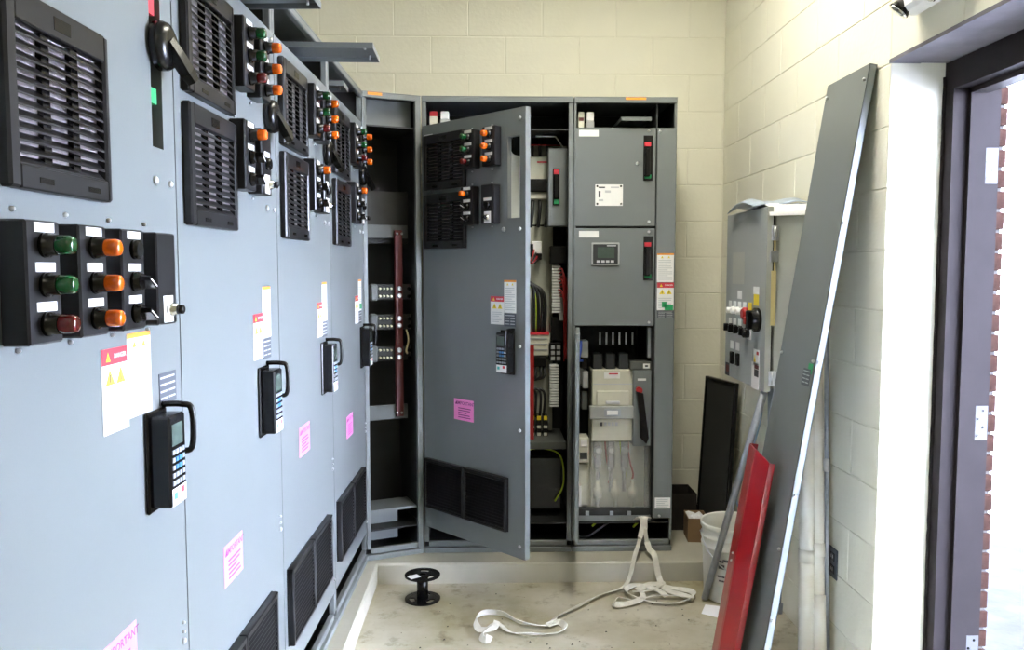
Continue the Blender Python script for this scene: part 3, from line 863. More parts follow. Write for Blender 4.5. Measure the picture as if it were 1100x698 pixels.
# ================================================================ BACK ROW: right-hand cabinet
xa, xb = 0.409, 0.915
root = thing('switchgear_cabinet', 'grey cabinet at the right end of the back row, with an open breaker compartment', 'electrical cabinet', at(FB, xa, 0, BASE), 'grey cabinets along the back wall')
carcass(root, FB, xa, xb - xa, .50, post=.012)
XD = .812
def plain_door(x0, x1, z0, z1, y0=0.0, fr=FB, name='door'):
    return obj(name, MB().box(x0, x1, y0, y0 + .022, z0, z1, 0, .0025), 'grey', root, fr)
d1 = plain_door(xa + .006, XD, 1.7355, 2.215)
d2 = plain_door(xa + .006, XD, 1.245, 1.7265)
d3 = plain_door(XD + .006, xb - .002, .268, 2.215, name='wireway_door')
def flange_handle(par, px0, py0, px1, py1):
    mb = MB(); bxp(mb, FB, px0, py0, px1, py1, -.002, .0, 0)
    h = py1 - py0
    bxp(mb, FB, px0 + 1.2, py0 + h * .14, px1 - 1.5, py0 + h * .24, -.014, 0, 1, .002)
    bxp(mb, FB, px0 + 1.2, py0 + h * .86, px1 - 1.5, py0 + h * .95, -.010, 0, 2, .002)
    bxp(mb, FB, px0 + 2.0, py0 + h * .26, px1 - 2.2, py0 + h * .90, -.034, 0, 0, .005)
    return obj('flange_handle', mb, ['black', 'red', 'green'], par, FB)
flange_handle(d1, 691.5, 145.5, 701, 194); flange_handle(d2, 691.5, 253.5, 701, 301)
for par, y0 in ((d1, 138.5), (d2, 247)):
    mb = MB(); bxp(mb, FB, 622, y0 + 1, 643, y0 + 8, -.001, 0); obj('paper_label', mb, 'white', par, FB)
mb = MB(); bxp(mb, FB, 639.5, 198, 669, 221, -.003, 0, 0); bxp(mb, FB, 643, 200.5, 650, 202, -.0036, 0, 1); bxp(mb, FB, 656, 200.5, 665, 202, -.0036, 0, 2)
bxp(mb, FB, 643, 205, 645, 212, -.0036, 0, 1); bxp(mb, FB, 650, 204.5, 656, 207, -.0036, 0, 2); bxp(mb, FB, 643, 214, 648, 216, -.0036, 0, 2)
np_ = obj('white_nameplate', mb, ['white', 'ink', 'faint'], d1, FB)
for px in (641.5, 667):
    for py in (200, 219): x, z = P(FB, px, py); bolt(np_, FB, x, z, .005, 'black', -.003, .002)
mb = MB(); bxp(mb, FB, 635.5, 260.5, 665.5, 285, -.008, 0, 0, .003); bxp(mb, FB, 637, 262, 664, 283.5, -.010, 0, 1, .003)
mt = obj('power_meter', mb, ['greyplast', 'screen2'], d2, FB)
mb = MB(); bxp(mb, FB, 642, 265.5, 660, 277, -.0108, 0, 0); obj('meter_screen', mb, 'screen', mt, FB)
mb = MB()
for k in range(4): bxp(mb, FB, 641 + 5 * k, 279.5, 644.5 + 5 * k, 282, -.0115, 0, 0)
bxp(mb, FB, 652, 263.3, 662, 264.4, -.0108, 0, 0)
obj('meter_button', mb, 'faint', mt, FB)
for px, py, par in ((684.5, 175.5, d1), (697, 140.5, d1), (697, 238, d1), (697, 249, d2), (697, 346, d2), (709, 141, d3), (708, 554, d3)):
    x, z = P(FB, px, py); bolt(par, FB, x, z, .009 if px == 684.5 else .007)
x0, z1 = P(FB, 706, 272); x1, z0 = P(FB, 723.5, 303)
warning_label(d3, FB, x0, x1, z0, z1)
x0, z1 = P(FB, 706, 303.5); x1, z0 = P(FB, 723.5, 333)
danger_label(d3, FB, x0, x1, z0, z1)
mb = MB(); bxp(mb, FB, 711, 324, 716, 330, -.002, 0); bxp(mb, FB, 714, 327, 723, 333, -.002, 0); obj('green_sticker', mb, 'green', d3, FB)
x0, z1 = P(FB, 706, 334); x1, z0 = P(FB, 723.5, 341.5); nameplate(d3, FB, x0, x1, z0, z1)
mb = MB(); bxp(mb, FB, 703.5, 534.5, 720, 546, -.001, 0, 0)
x0, z1 = P(FB, 703.5, 535); x1, z0 = P(FB, 720, 546); lines(mb, x0 + .008, x1 - .008, z1 - .004, z0 + .004, 1, 5, -.0014)
obj('paper_label', mb, ['white', 'faint'], d3, FB)
# door of the lower compartment, swung wide open and seen edge on
FO = frm((xa + .012, 3.992, 0), -math.radians(96.2))
obj('compartment_door', MB().box(0, .385, 0, .020, .275, 1.238, 0, .003), 'grey', root, FO)
# inside of the open compartment
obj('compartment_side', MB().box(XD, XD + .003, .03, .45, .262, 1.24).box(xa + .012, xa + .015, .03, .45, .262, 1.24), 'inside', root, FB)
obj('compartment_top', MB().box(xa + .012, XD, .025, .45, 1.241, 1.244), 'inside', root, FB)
mb = MB(); bxp(mb, FB, 636, 397, 680.5, 474, .08, .22, 0, .004)
br = obj('circuit_breaker', mb, 'cream', root, FB)
mb = MB(); bxp(mb, FB, 641, 420, 676, 436, .066, .08, 0, .003); bxp(mb, FB, 637, 412, 680, 413, .0795, .08, 1); bxp(mb, FB, 651, 431, 666, 434, .055, .068, 1, .002)
obj('breaker_cover', mb, ['cream', 'faint'], br, FB)
mb = MB(); bxp(mb, FB, 633.5, 436.5, 681, 450, .05, .085, 0, .003); bxp(mb, FB, 649, 439, 667, 447, .048, .052, 1); bxp(mb, FB, 652, 441, 664, 445.5, .0465, .05, 2)
obj('breaker_bracket', mb, ['greyplast', 'zinc', 'white'], br, FB)
mb = MB(); bxp(mb, FB, 649, 400, 666, 406.5, .0788, .08, 0); bxp(mb, FB, 654, 400.8, 664, 402.2, .078, .08, 1)
obj('breaker_label', mb, ['white', 'red'], br, FB)
mb = MB(); bxp(mb, FB, 645, 453.5, 647, 457.5, .0788, .08, 0)
for k in range(4): bxp(mb, FB, 649 + 4 * k, 453.5, 651.5 + 4 * k, 457, .0788, .08, 1)
obj('breaker_print', mb, ['ink', 'faint'], br, FB)
mb = MB(); bxp(mb, FB, 680.5, 398, 699.5, 479, .05, .18, 0, .003); op = obj('breaker_operator', mb, 'grey', root, FB)
mb = MB(); bxp(mb, FB, 685, 406.5, 694, 408.8, .0485, .05, 0); obj('paper_label', mb, 'white', op, FB)
mb = MB(); a = P(FB, 685, 419, -.03); b = P(FB, 690, 474, -.03)
mb.cyl((a[0] + .008, .05, a[1]), 'y', .016, -.03, 16, 1)
mb.prism([(a[0] - .008, a[1] - .005), (a[0] + .026, a[1] - .015), (b[0] + .030, b[1] + .02), (b[0] + .018, b[1] - .010), (b[0] - .012, b[1] + .02), (b[0] - .014, b[1] + .12)], .015, .045, 0)
obj('operator_handle', mb, ['black', 'redwire'], op, FB)
mb = MB(); bxp(mb, FB, 677, 388.5, 700, 397, .06, .2, 0, .002); bxp(mb, FB, 691, 390.5, 698, 395.5, .0585, .06, 1); bxp(mb, FB, 693, 392, 696, 394, .058, .06, 2)
obj('operator_bracket', mb, ['inner', 'white', 'ink'], root, FB)
for k, px in enumerate((642, 656, 670)):
    mb = MB(); bxp(mb, FB, px - 5, 380, px + 5, 398, .10, .2, 0, .004); obj('lug_cover', mb, 'inside', root, FB)
    for q in (-3.5, 3.5):
        mb = MB(); bxp(mb, FB, px + 6 + q - .8, 357, px + 6 + q + .8, 370, .16, .165, 0); obj('bus_stab', mb, 'zinc', root, FB)
mb = MB(); bxp(mb, FB, 696, 352, 699, 384, .06, .1, 0); obj('side_rail', mb, 'zinc', root, FB)
# control terminals down the left edge
mb = MB(); bxp(mb, FB, 624.5, 366, 632, 384, .10, .2, 0, .003); bxp(mb, FB, 626, 399, 632, 417, .10, .2, 0, .003); bxp(mb, FB, 622, 396, 627, 413, .11, .2, 1, .003)
bxp(mb, FB, 624, 384, 631, 396, .12, .2, 2, .003); bxp(mb, FB, 625, 420, 631, 440, .12, .2, 1, .003)
obj('control_relay', mb, ['greyplast', 'inner', 'black'], root, FB)
mb = MB(); bxp(mb, FB, 622, 470, 632.5, 497, .09, .2, 0, .003); bxp(mb, FB, 623, 486, 631, 493, .085, .092, 1); bxp(mb, FB, 624, 472, 631, 480, .085, .092, 2, .002)
obj('fuse_block', mb, ['cream', 'black', 'white'], root, FB)
mb = MB(); bxp(mb, FB, 620, 498, 632, 542, .12, .2, 0, .002); bxp(mb, FB, 620.5, 522, 624.5, 544, .10, .12, 1); obj('wire_duct', mb, ['cream', 'white'], root, FB)
a = P(FB, 624, 366, -.08); b = P(FB, 622, 386, -.08)
obj('blue_cable', MB().tube(smooth_path([(a[0], .08, a[1]), (a[0] - .004, .06, (a[1] + b[1]) / 2), (b[0], .08, b[1]), (b[0] + .02, .11, b[1] - .01)], 6), .007, 8), 'bluewire', root, FB)
# outgoing terminals behind a clear shield
mb = MB(); bxp(mb, FB, 622, 470, 697, 546, .21, .214, 0); obj('terminal_plate', mb, 'cream', root, FB)
for k, px in enumerate((642.5, 657, 671.5)):
    x, z = P(FB, px, 484, -.15)
    lg = obj('cable_lug', MB().box(x - .018, x + .018, .16, .185, z - .10, z + .05, 0, .006).cyl((x, .175, z - .22), 'z', .010, .13, 12), 'greyplast', root, FB)
    bolt(lg, FB, x, z, .021, 'steel', .16, .016)
    if k: bolt(lg, FB, x - .012, z - .10, .010, 'steel', .16, .012)
    x, z = P(FB, px + (0, 4, 9)[k], 530, -.15)
    obj('insulator', MB().lathe([(.010, .07), (.012, .03), (.022, .025), (.024, .0), (.022, -.03), (.012, -.035), (.011, -.08)], (x, .17, z), (0, 0, 1), 14), 'cream', root, FB)
for k, (x, m) in enumerate(((.60, 'redwire'), (.68, 'yg'), (.72, 'redwire'), (.54, 'blackwire'))):
    obj('cable', MB().tube(smooth_path([(x, .19, .62), (x + .01, .185, .52), (x + .03, .19, .45), (x + .02, .19, .40)], 5), .005, 6), m, root, FB)
mb = MB(); a = P(FB, 635, 475, -.07); b = P(FB, 697, 545, -.07)
obj('clear_shield', MB().box(a[0], b[0], .07, .073, b[1], a[1]), 'clear', root, FB)
obj('compartment_sill', MB().box(xa + .012, XD, .03, .30, .262, .268).box(xa + .012, XD, .026, .032, .248, .275), 'frame', root, FB)
mb = MB(); bxp(mb, FB, 620, 546, 697, 556, .05, .07, 0, .002)
for px in (631, 657, 676): bxp(mb, FB, px - 2, 549, px + 2, 554, .046, .052, 1, .001)
obj('terminal_strip', mb, ['inside', 'zinc'], root, FB)
for px, py in ((639, 562), (645, 556), (683, 563)):
    a = P(FB, px - 3, py + 3, -.05); b = P(FB, px + 3, py - 2, -.05)
    obj('ground_wire', MB().tube([(a[0], .05, a[1]), (b[0], .06, b[1])], .006, 8), 'yg', root, FB)
a = P(FB, 622, 574, -.10); b = P(FB, 640, 572, -.10)
obj('cable', MB().tube(smooth_path([(a[0], .08, a[1] - .005), ((a[0] + b[0]) / 2, .10, a[1] - .012), (b[0], .12, b[1]), (b[0] + .08, .14, b[1] + .05)], 6), .008, 8), 'blackwire', root, FB)
obj('fuse_holder', MB().box(xa + .025, xa + .055, .05, .11, 2.222, 2.30, 0, .003).box(xa + .028, xa + .052, .049, .06, 2.255, 2.272, 1).box(xa + .065, xa + .105, .05, .11, 2.222, 2.255, 2, .003).box(xa + .067, xa + .103, .05, .10, 2.255, 2.30, 3, .004), ['cream', 'busred', 'greyplast', 'white'], root, FB)
obj('orange_sticker', MB().box(.66, .76, -.0052, -.004, TOP - .014, TOP - .003).box(.66, .76, -.004, .02, TOP, TOP + .001), 'orange', root, FB)
obj('wireway_partition', MB().box(XD + .006, XD + .012, .024, .4, 2.215, TOP - .03), 'inside', root, FB)

# ================================================================ LOOSE WIREWAY COVERS
def wireway_cover(fr, L, Wd, label):
    """shallow folded tray; x = long axis, lies flat, origin at the outer end"""
    t = MB().box(-L, 0, -Wd / 2, Wd / 2, .016, .018)
    t.box(-L, 0, -Wd / 2, -Wd / 2 + .002, 0, .017).box(-L, 0, Wd / 2 - .002, Wd / 2, 0, .017)
    t.box(-.002, 0, -Wd / 2, Wd / 2, 0, .017).box(-L, -L + .002, -Wd / 2, Wd / 2, 0, .017)
    c = tag(obj('wireway_cover', t, 'grey', None, fr), label, 'cover', 'wireway covers pushed into the open tops')
    s = MB()
    for y in (-Wd / 2 + .03, Wd / 2 - .03): s.cyl((-.03, y, .002), 'z', .004, .016, 8)
    obj('screw', s, 'steel', c, fr)
    return c
wireway_cover(frm((-0.393, 2.865, 2.262), math.radians(1)), .62, .19, 'grey sheet-metal cover sticking out flat above the third cabinet')
wireway_cover(frm((-0.480, 2.250, 2.258), math.radians(-3)), .58, .20, 'grey sheet-metal cover cut off by the top edge above the second cabinet')
wireway_cover(frm((-0.585, 3.360, 2.255), math.radians(2)), .42, .13, 'small grey cover end lying inside the top of the farthest left cabinet')
wireway_cover(frm((0.708, 3.965, 2.243), math.radians(-90)), .40, .150, 'grey cover poking out above the doors of the right-hand back cabinet')

# ================================================================ WALL CONTROL BOX
bw0, bw1, bz0, bz1 = -3.775, -3.225, 1.030, 1.776
root = thing('control_enclosure', 'grey wall-mounted control box with buttons and warning labels beside the leaning panel', 'control box', at(FR, bw0, 0, bz0))
obj('body', MB().box(bw0 + .004, bw1 - .012, -.158, -.002, bz0 + .008, bz1 - .008, 0, .003), 'boxside', root, FR)
dr = obj('door', MB().box(bw0, bw1, -.197, -.172, bz0, bz1, 0, .004), 'boxgrey', root, FR)
obj('gasket', MB().box(bw0 + .02, bw1 - .03, -.172, -.158, bz0 + .02, bz1 - .02), 'black', root, FR)
obj('door_edge', MB().box(bw1 - .0005, bw1 + .001, -.196, -.173, bz0 + .002, bz1 - .002), 'boxside', dr, FR)
for zz in (1.67, 1.085):
    obj('hinge', MB().box(bw1 - .004, bw1 + .006, -.180, -.150, zz - .03, zz + .03, 0, .002).cyl((bw1 + .006, -.166, zz - .025), 'z', .006, .05, 10), 'steel', root, FR)
obj('latch', MB().box(bw1, bw1 + .006, -.185, -.150, 1.555, 1.60, 0, .002).box(bw1 + .006, bw1 + .010, -.178, -.160, 1.565, 1.59), 'steel', root, FR)
obj('tape_strip', MB().box(bw1 + .001, bw1 + .004, -.178, -.158, 1.30, 1.52).box(bw1 + .001, bw1 + .003, -.169, -.162, 1.50, 1.66), 'tape', root, FR)
YD = .197
def onbox(px, py, w=0.0): return P(FR, px, py, YD + w)
def sticker(px, py, hw, hh, m, name='paper_label'):
    x, z = onbox(px, py)
    return obj(name, MB().box(x - hw, x + hw, -YD - .001, -YD, z - hh, z + hh), m, dr, FR)
for px, py in ((784.6, 326), (789.4, 326.6), (794.5, 327.3), (800, 328), (784.6, 344.5), (789.4, 345), (794.7, 346)): sticker(px, py, .022, .014, 'white')
sticker(794.7, 316.5, .030, .018, 'white'); sticker(812.5, 312, .036, .016, 'white'); sticker(812.5, 322, .032, .024, 'yellow', 'yellow_tag')
sticker(786.4, 370, .026, .018, 'white'); sticker(792.5, 372, .026, .018, 'white')
x, z = onbox(781.5, 396)
obj('red_sticker', MB().box(x - .03, x + .03, -YD - .001, -YD, z - .03, z + .03, 0).box(x - .02, x + .022, -YD - .0014, -YD, z - .012, z + .02, 1), ['ink', 'busred'], dr, FR)
btn = MB().lathe([(.017, 0), (.017, -.012), (.014, -.014), (.014, -.034), (.011, -.036)], (0, 0, 0), (0, 1, 0), 14).mesh('push_button', ['white'])
for px, py in ((780.5, 333), (785.2, 333.6), (790.4, 334.5)):
    x, z = onbox(px, py, .035); obj('push_button', btn, 'white', dr, at(FR, x, -YD, z))
x, z = onbox(798.5, 337, .03)
obj('emergency_stop', MB().lathe([(.016, 0), (.016, -.014), (.028, -.016), (.028, -.030), (.020, -.038)], (x, -YD, z), (0, 1, 0), 18), 'redwire', dr, FR, label='red mushroom emergency stop button')
x, z = onbox(806.5, 343.5, .03)
obj('rotary_switch', MB().lathe([(.050, 0), (.050, -.016), (.040, -.022), (.040, -.034)], (x, -YD, z), (0, 1, 0), 22, 0).box(x - .012, x + .012, -YD - .05, -YD - .03, z - .04, z + .04, 0, .004).box(x - .035, x - .005, -YD - .052, -YD - .034, z - .02, z + .012, 1, .003), ['black', 'redwire'], dr, FR)
x, z = onbox(805.3, 332.5, .01); obj('yellow_tag', MB().box(x - .022, x + .022, -YD - .010, -YD - .008, z - .035, z + .03), 'yellow', dr, FR)
sel = MB().lathe([(.017, 0), (.017, -.012), (.014, -.013), (.014, -.020)], (0, 0, 0), (0, 1, 0), 14).box(-.006, .006, -.038, -.018, -.017, .017, 0, .002).mesh('selector_knob', ['black'])
for px, py in ((780.4, 351), (785, 352.6), (790.4, 354), (796.4, 356)):
    x, z = onbox(px, py, .025); obj('selector_knob', sel, 'black', dr, at(FR, x, -YD, z))
x, z = onbox(804.7, 358, .0)
obj('key_switch', MB().box(x - .026, x + .03, -YD - .001, -YD, z - .026, z + .030, 0).lathe([(.020, -.001), (.020, -.024), (.012, -.030)], (x - .006, -YD, z), (0, 1, 0), 16, 1), ['white', 'black'], dr, FR)
for px, py in ((785.8, 384), (791.8, 386)):
    x, z = onbox(px, py, .008); obj('rocker_switch', MB().box(x - .015, x + .015, -YD - .014, -YD, z - .028, z + .028, 0, .003), 'black', dr, FR)
x, z = onbox(812.5, 384)
obj('warning_label', MB().box(x - .036, x + .036, -YD - .001, -YD, z - .034, z + .034, 0).prism([(x - .03, z - .02), (x - .004, z - .02), (x - .017, z + .012)], -YD - .0015, -YD, 1).box(x + .004, x + .030, -YD - .0014, -YD, z + .012, z + .026, 2), ['white', 'yellow', 'redwire'], dr, FR)
x, z = onbox(811.2, 403.5)
obj('danger_label', MB().box(x - .045, x + .048, -YD - .001, -YD, z - .055, z + .055, 0).box(x - .010, x + .044, -YD - .0014, -YD, z + .030, z + .046, 2).box(x - .010, x + .044, -YD - .0014, -YD, z - .002, z + .028, 1), ['white', 'ink', 'busred'], dr, FR)
obj('pale_decal', MB().box(bw0 + .10, bw0 + .27, -YD - .0006, -YD, 1.46, 1.60), 'boxside', dr, FR)

# papers on top of the box
def sheet(name, rows, m, thick, label, cat):
    """rows: grid of 3-D points, extruded downwards a little"""
    R_, C_ = len(rows), len(rows[0])
    vs = [p for r in rows for p in r]
    n = len(vs)
    vs += [(p[0], p[1], p[2] - thick) for p in vs]
    fs = []
    for i in range(R_ - 1):
        for j in range(C_ - 1):
            a, b, c, d = i * C_ + j, i * C_ + j + 1, (i + 1) * C_ + j + 1, (i + 1) * C_ + j
            fs += [(a, b, c, d), (a + n, d + n, c + n, b + n)]
    edge = [(0, j) for j in range(C_)] + [(i, C_ - 1) for i in range(1, R_)] + [(R_ - 1, j) for j in range(C_ - 2, -1, -1)] + [(i, 0) for i in range(R_ - 2, 0, -1)]
    ids = [i * C_ + j for i, j in edge]
    for a, b in zip(ids, ids[1:] + ids[:1]): fs.append((a, b, b + n, a + n))
    return tag(obj(name, MB().add(vs, fs, 0, True), m), label, cat)
rows = []
for i in range(9):
    t = i / 8
    r = []
    for j in range(7):
        s = j / 6
        x = 1.108 + s * .185 + .01 * math.sin(3 * t)
        y = 3.52 - t * .30
        z = bz1 + .006 + .014 * math.sin(PI * t) + .004 * s
        if t > .8:
            q = (t - .8) / .2
            y = 3.52 - .8 * .30 - .066 * min(1, q * 1.6); z = bz1 + .014 + .004 * s - .050 * q ** 1.5
        r.append((x, y, z))
    rows.append(r)
sheet('paper_sheet', rows, 'paper', .003, 'white papers lying on top of the wall control box, edge drooping over its side', 'paper')
rows = []
for i in range(8):
    t = i / 7
    r = []
    for j in range(6):
        s = j / 5
        r.append((1.07 + s * .21, 3.66 - t * .37 - .03 * s, bz1 + .018 + .028 * math.sin(PI * min(1, t * 1.05)) + .008 * math.sin(7 * s + 2 * t) - (.018 if s == 0 else 0)))
    rows.append(r)
sheet('plastic_sleeve', rows, 'bluepaper', .003, 'bluish plastic sleeve of drawings on top of the papers on the control box', 'folder')

# ================================================================ LEANING PANELS
lean = math.atan2(.344, 2.211)
FP = frm((0.928, 2.905, 0.004), -PI / 2) @ Matrix.Rotation(-lean, 4, 'X')
PL = math.hypot(.344, 2.211)
hw = .170
t = MB().box(-hw, hw, 0, .0025, 0, PL).box(-hw, -hw + .0025, 0, .026, 0, PL).box(hw - .0025, hw, 0, .026, 0, PL).box(-hw, hw, 0, .026, 0, .0025).box(-hw, hw, 0, .026, PL - .0025, PL)
t.box(hw - .018, hw, .0235, .026, 0, PL).box(-hw, -hw + .018, .0235, .026, 0, PL)
gp = thing('cover_panel', 'tall grey steel side panel leaning against the right wall by the doorway', 'panel', FP)
obj('sheet', t, 'grey', gp, FP)
for x in (-hw + .02, hw - .018):
    for z in (.55, 1.22, PL - .05): bolt(gp, FP, x, z, .006)
for z in (.30, .75, 1.22, 1.70): obj('bolt', MB().cyl((hw, .012, z), 'x', .005, .008, 8), 'steel', gp, FP)
x, z = P(FP, 866, 405); nameplate(gp, FP, x - .032, x + .032, z - .03, z + .03)
x, z = P(FP, 870.5, 396); obj('green_sticker', MB().box(x - .018, x + .018, -.001, 0, z - .018, z + .018), 'green', gp, FP)

FRD = frm((0.862, 2.960, 0.004), -PI / 2) @ Matrix.Rotation(-math.radians(9.2), 4, 'X')
h = .865
sec = [(-.098, .030), (-.098, .004), (-.088, -.006), (.012, -.020), (.028, -.020), (.112, .006), (.112, .028), (.109, .028), (.109, .009), (.027, -.016), (.013, -.016), (-.086, -.002), (-.094, .006), (-.094, .030)]
t = MB(); n = len(sec)
t.add([(x, y, 0) for x, y in sec] + [(x, y, h - (.028 if x > .05 else 0)) for x, y in sec], [list(range(n)), list(range(n, 2 * n))] + [(i, (i + 1) % n, n + (i + 1) % n, n + i) for i in range(n)])
rp = tag(obj('red_barrier', t, 'redpaint', None, FRD), 'glossy red folded metal cover leaning on the tall grey panel', 'panel')
for x, z in ((-.03, .42), (-.028, .45)): bolt(rp, FRD, x, z, .004, 'steel', -.014, .003)

# ================================================================ PIPES AND CONDUITS
def pipe(name, pts, r, m, label, cat, collars=(), group=None, n=14):
    t = thing(name, label, cat, T(Vector(pts[0])), group)
    obj('tube', MB().tube(pts, r, n), m, t)
    a, b = Vector(pts[0]), Vector(pts[-1])
    for f, hh, rr, mm in collars:
        q = a + (b - a) * f; d = (b - a).normalized()
        obj('coupling', MB().cyl(q - d * hh / 2, d, r * rr, hh, n), mm, t)
    return t
pipe('conduit', [(0.985, 3.615, 0.012), (1.118, 3.262, 1.02)], .0155, 'zinc', 'galvanised conduit slanting from the floor by the bucket up to the control box', 'pipe')
pipe('conduit', [(1.165, 3.275, 0.30), (1.160, 3.30, 1.036)], .0125, 'zinc', 'short galvanised conduit coming down from the control box, right of the slanting one', 'pipe')
def upright(px0, py0, w0, px1, py1, w1):
    """foot and top of a pipe leaning near the right wall, foot brought down to the floor"""
    a = P(FR, px0, py0, w0); b = P(FR, px1, py1, w1)
    lo, hi = Vector((XR - w0, -a[0], a[1])), Vector((XR - w1, -b[0], b[1]))
    return [lo + (hi - lo) * ((.004 - lo.z) / (hi.z - lo.z)), hi]
pipe('pvc_pipe', upright(866, 698, .10, 868, 430, .075), .031, 'pvc', 'thick stained white plastic pipe standing behind the leaning grey panel', 'pipe', [(.42, .05, 1.06, 'pvc')], 'plastic pipes behind the panel')
pipe('pvc_pipe', upright(880.5, 698, .055, 878, 395, .042), .0215, 'pvc', 'thinner white plastic pipe with a coupling, between the thick pipe and a thin conduit', 'pipe', [(.14, .26, 1.2, 'pvc'), (.40, .05, 1.18, 'pvc')], 'plastic pipes behind the panel')
pipe('conduit', upright(888.5, 698, .030, 888, 340, .014), .0095, 'zinc', 'thin grey conduit standing closest to the wall outlet', 'pipe', [(.58, .05, 1.45, 'steel')])
pipe('conduit', [(1.17, 3.19, 0.13), (1.22, 3.22, 0.95)], .012, 'zinc', 'thin conduit with an end fitting behind the grey panel', 'pipe', [(.02, .04, 1.6, 'zinc')])
pipe('conduit', [(1.13, 3.21, 0.14), (1.18, 3.25, 0.95)], .012, 'zinc', 'second thin conduit with an end fitting behind the grey panel, further left', 'pipe', [(.02, .05, 1.7, 'zinc')])

def cable(pts, r, m, label):
    return tag(obj('cable', MB().tube(smooth_path(pts, 7), r, 7), m), label, 'cable')
cable([(1.235, 3.62, 1.03), (1.235, 3.63, .86), (1.20, 3.66, .68), (1.16, 3.72, .52), (1.17, 3.74, .41), (1.22, 3.74, .395), (1.28, 3.70, .42)], .0045, 'palewire', 'pale blue cable hanging in a loop below the control box')
cable([(1.245, 3.52, 1.03), (1.25, 3.50, .90), (1.26, 3.42, .74), (1.275, 3.36, .60)], .004, 'palewire', 'pale blue cable hanging beside the looped one below the control box')

# wall outlet
fr = at(FR, -2.972, 0, .415)
t = thing('wall_outlet', 'grey double outlet plate low on the right wall near the doorway', 'outlet', fr)
obj('plate', MB().box(-.036, .036, -.006, -.0005, -.058, .058, 0, .003), 'plate', t, fr)
for z in (-.024, .024):
    s = obj('socket', MB().box(-.018, .018, -.009, -.005, z - .016, z + .016, 0, .003), 'blackface', t, fr)
    obj('slot', MB().box(-.008, -.005, -.0094, -.008, z - .004, z + .008).box(.005, .008, -.0094, -.008, z - .004, z + .008), 'white', s, fr)

# emergency light over the doorway (only its underside shows)
fr = at(FR, -2.36, 0, 2.292)
t = thing('emergency_light', 'emergency light on the wall above the doorway, cut off by the top edge', 'light', fr)
obj('housing', MB().box(-.13, .15, -.075, -.002, .0, .13, 0, .012), 'white', t, fr)
for x in (-.09, .06):
    hh = obj('lamp_head', MB().lathe([(.020, .0), (.030, -.022), (.033, -.03)], (x, -.060, .030), (.2, .45, .6), 18), 'black', t, fr)
    obj('lamp_lens', MB().lathe([(.031, 0), (.028, -.004), (.012, -.008)], Vector((x, -.060, .030)) + Vector((.2, .45, .6)).normalized() * -.030, (.2, .45, .6), 18), 'chrome', hh, fr)

# ================================================================ THINGS IN THE CORNER
bc = Vector((1.128, 3.665, 0.0))
prof = [(.126, .004), (.130, .01), (.140, .245), (.146, .247), (.147, .258), (.141, .262), (.142, .29), (.148, .292), (.149, .303), (.143, .307), (.144, .335), (.151, .337), (.151, .358), (.146, .360), (.141, .352), (.135, .30), (.128, .02), (.02, .015)]
bf = T(bc)
bk = thing('bucket', 'white plastic bucket with wire handle behind the slanting conduit', 'bucket', bf)
obj('pail', MB().lathe(prof, (0, 0, 0), (0, 0, 1), 36), 'bucket', bk, bf)
hp = [(.15 * math.cos(a), .15 * math.sin(a) - .002, .318 - .19 * math.sin((a - PI) / 1.0) * .0 - .16 * abs(math.sin((a - PI)))) for a in [PI + PI * i / 14 for i in range(15)]]
obj('handle', MB().tube([(x * 1.04, y * 1.04, z) for x, y, z in hp], .003, 6), 'steel', bk, bf)
obj('paint_inside', MB().cyl((0, 0, .03), 'z', .128, .12, 28), 'cream', bk, bf)
pr = MB()
for a, z, w_, h_ in ((3.95, .20, .05, .010), (4.05, .17, .03, .02), (4.12, .13, .06, .008), (4.1, .11, .04, .008), (4.2, .205, .03, .012)):
    for k in range(5):
        aa = a + (k - 2) * w_ / .14 / 5; r_ = .131 + .01 * z / .245 + .0012
        c_, s_ = math.cos(aa), math.sin(aa); da = w_ / .14 / 11
        pr.add([(r_ * math.cos(aa - da), r_ * math.sin(aa - da), z), (r_ * math.cos(aa + da), r_ * math.sin(aa + da), z), (r_ * math.cos(aa + da), r_ * math.sin(aa + da), z + h_), (r_ * math.cos(aa - da), r_ * math.sin(aa - da), z + h_)], [(0, 1, 2, 3)])
obj('printed_mark', pr, 'ink', bk, bf)

def carton(fr, w, d, h, m, label, open_top=True, fill=None):
    t = thing('cardboard_box', label, 'box', fr)
    k = .004
    mb = MB().box(0, w, 0, k, 0, h).box(0, w, d - k, d, 0, h).box(0, k, k, d - k, 0, h).box(w - k, w, k, d - k, 0, h).box(k, w - k, k, d - k, 0, k)
    obj('carton', mb, m, t, fr)
    fl_ = MB().add([(0, 0, h), (w, 0, h), (w, -.05, h - .05), (0, -.05, h - .05)], [(0, 1, 2, 3)])
    if fill:
        vs, fs = [], []
        N = 6
        for i in range(N):
            for j in range(N):
                vs.append((k + (w - 2 * k) * i / (N - 1), k + (d - 2 * k) * j / (N - 1), h - .02 + random.uniform(-.012, .02)))
        for i in range(N - 1):
            for j in range(N - 1): fs.append((i * N + j, i * N + j + 1, (i + 1) * N + j + 1, (i + 1) * N + j))
        obj('packing_paper', MB().add(vs, fs, 0), fill, t, fr)
    return t
carton(frm((1.030, 4.125, BASE), math.radians(-5)), .105, .15, .125, 'card', 'small open cardboard box with white packing paper beside the cabinet end', fill='paper')
carton(frm((0.935, 4.32, BASE), 0), .19, .20, .20, 'darkcard', 'black carton on the pad behind the small cardboard box')

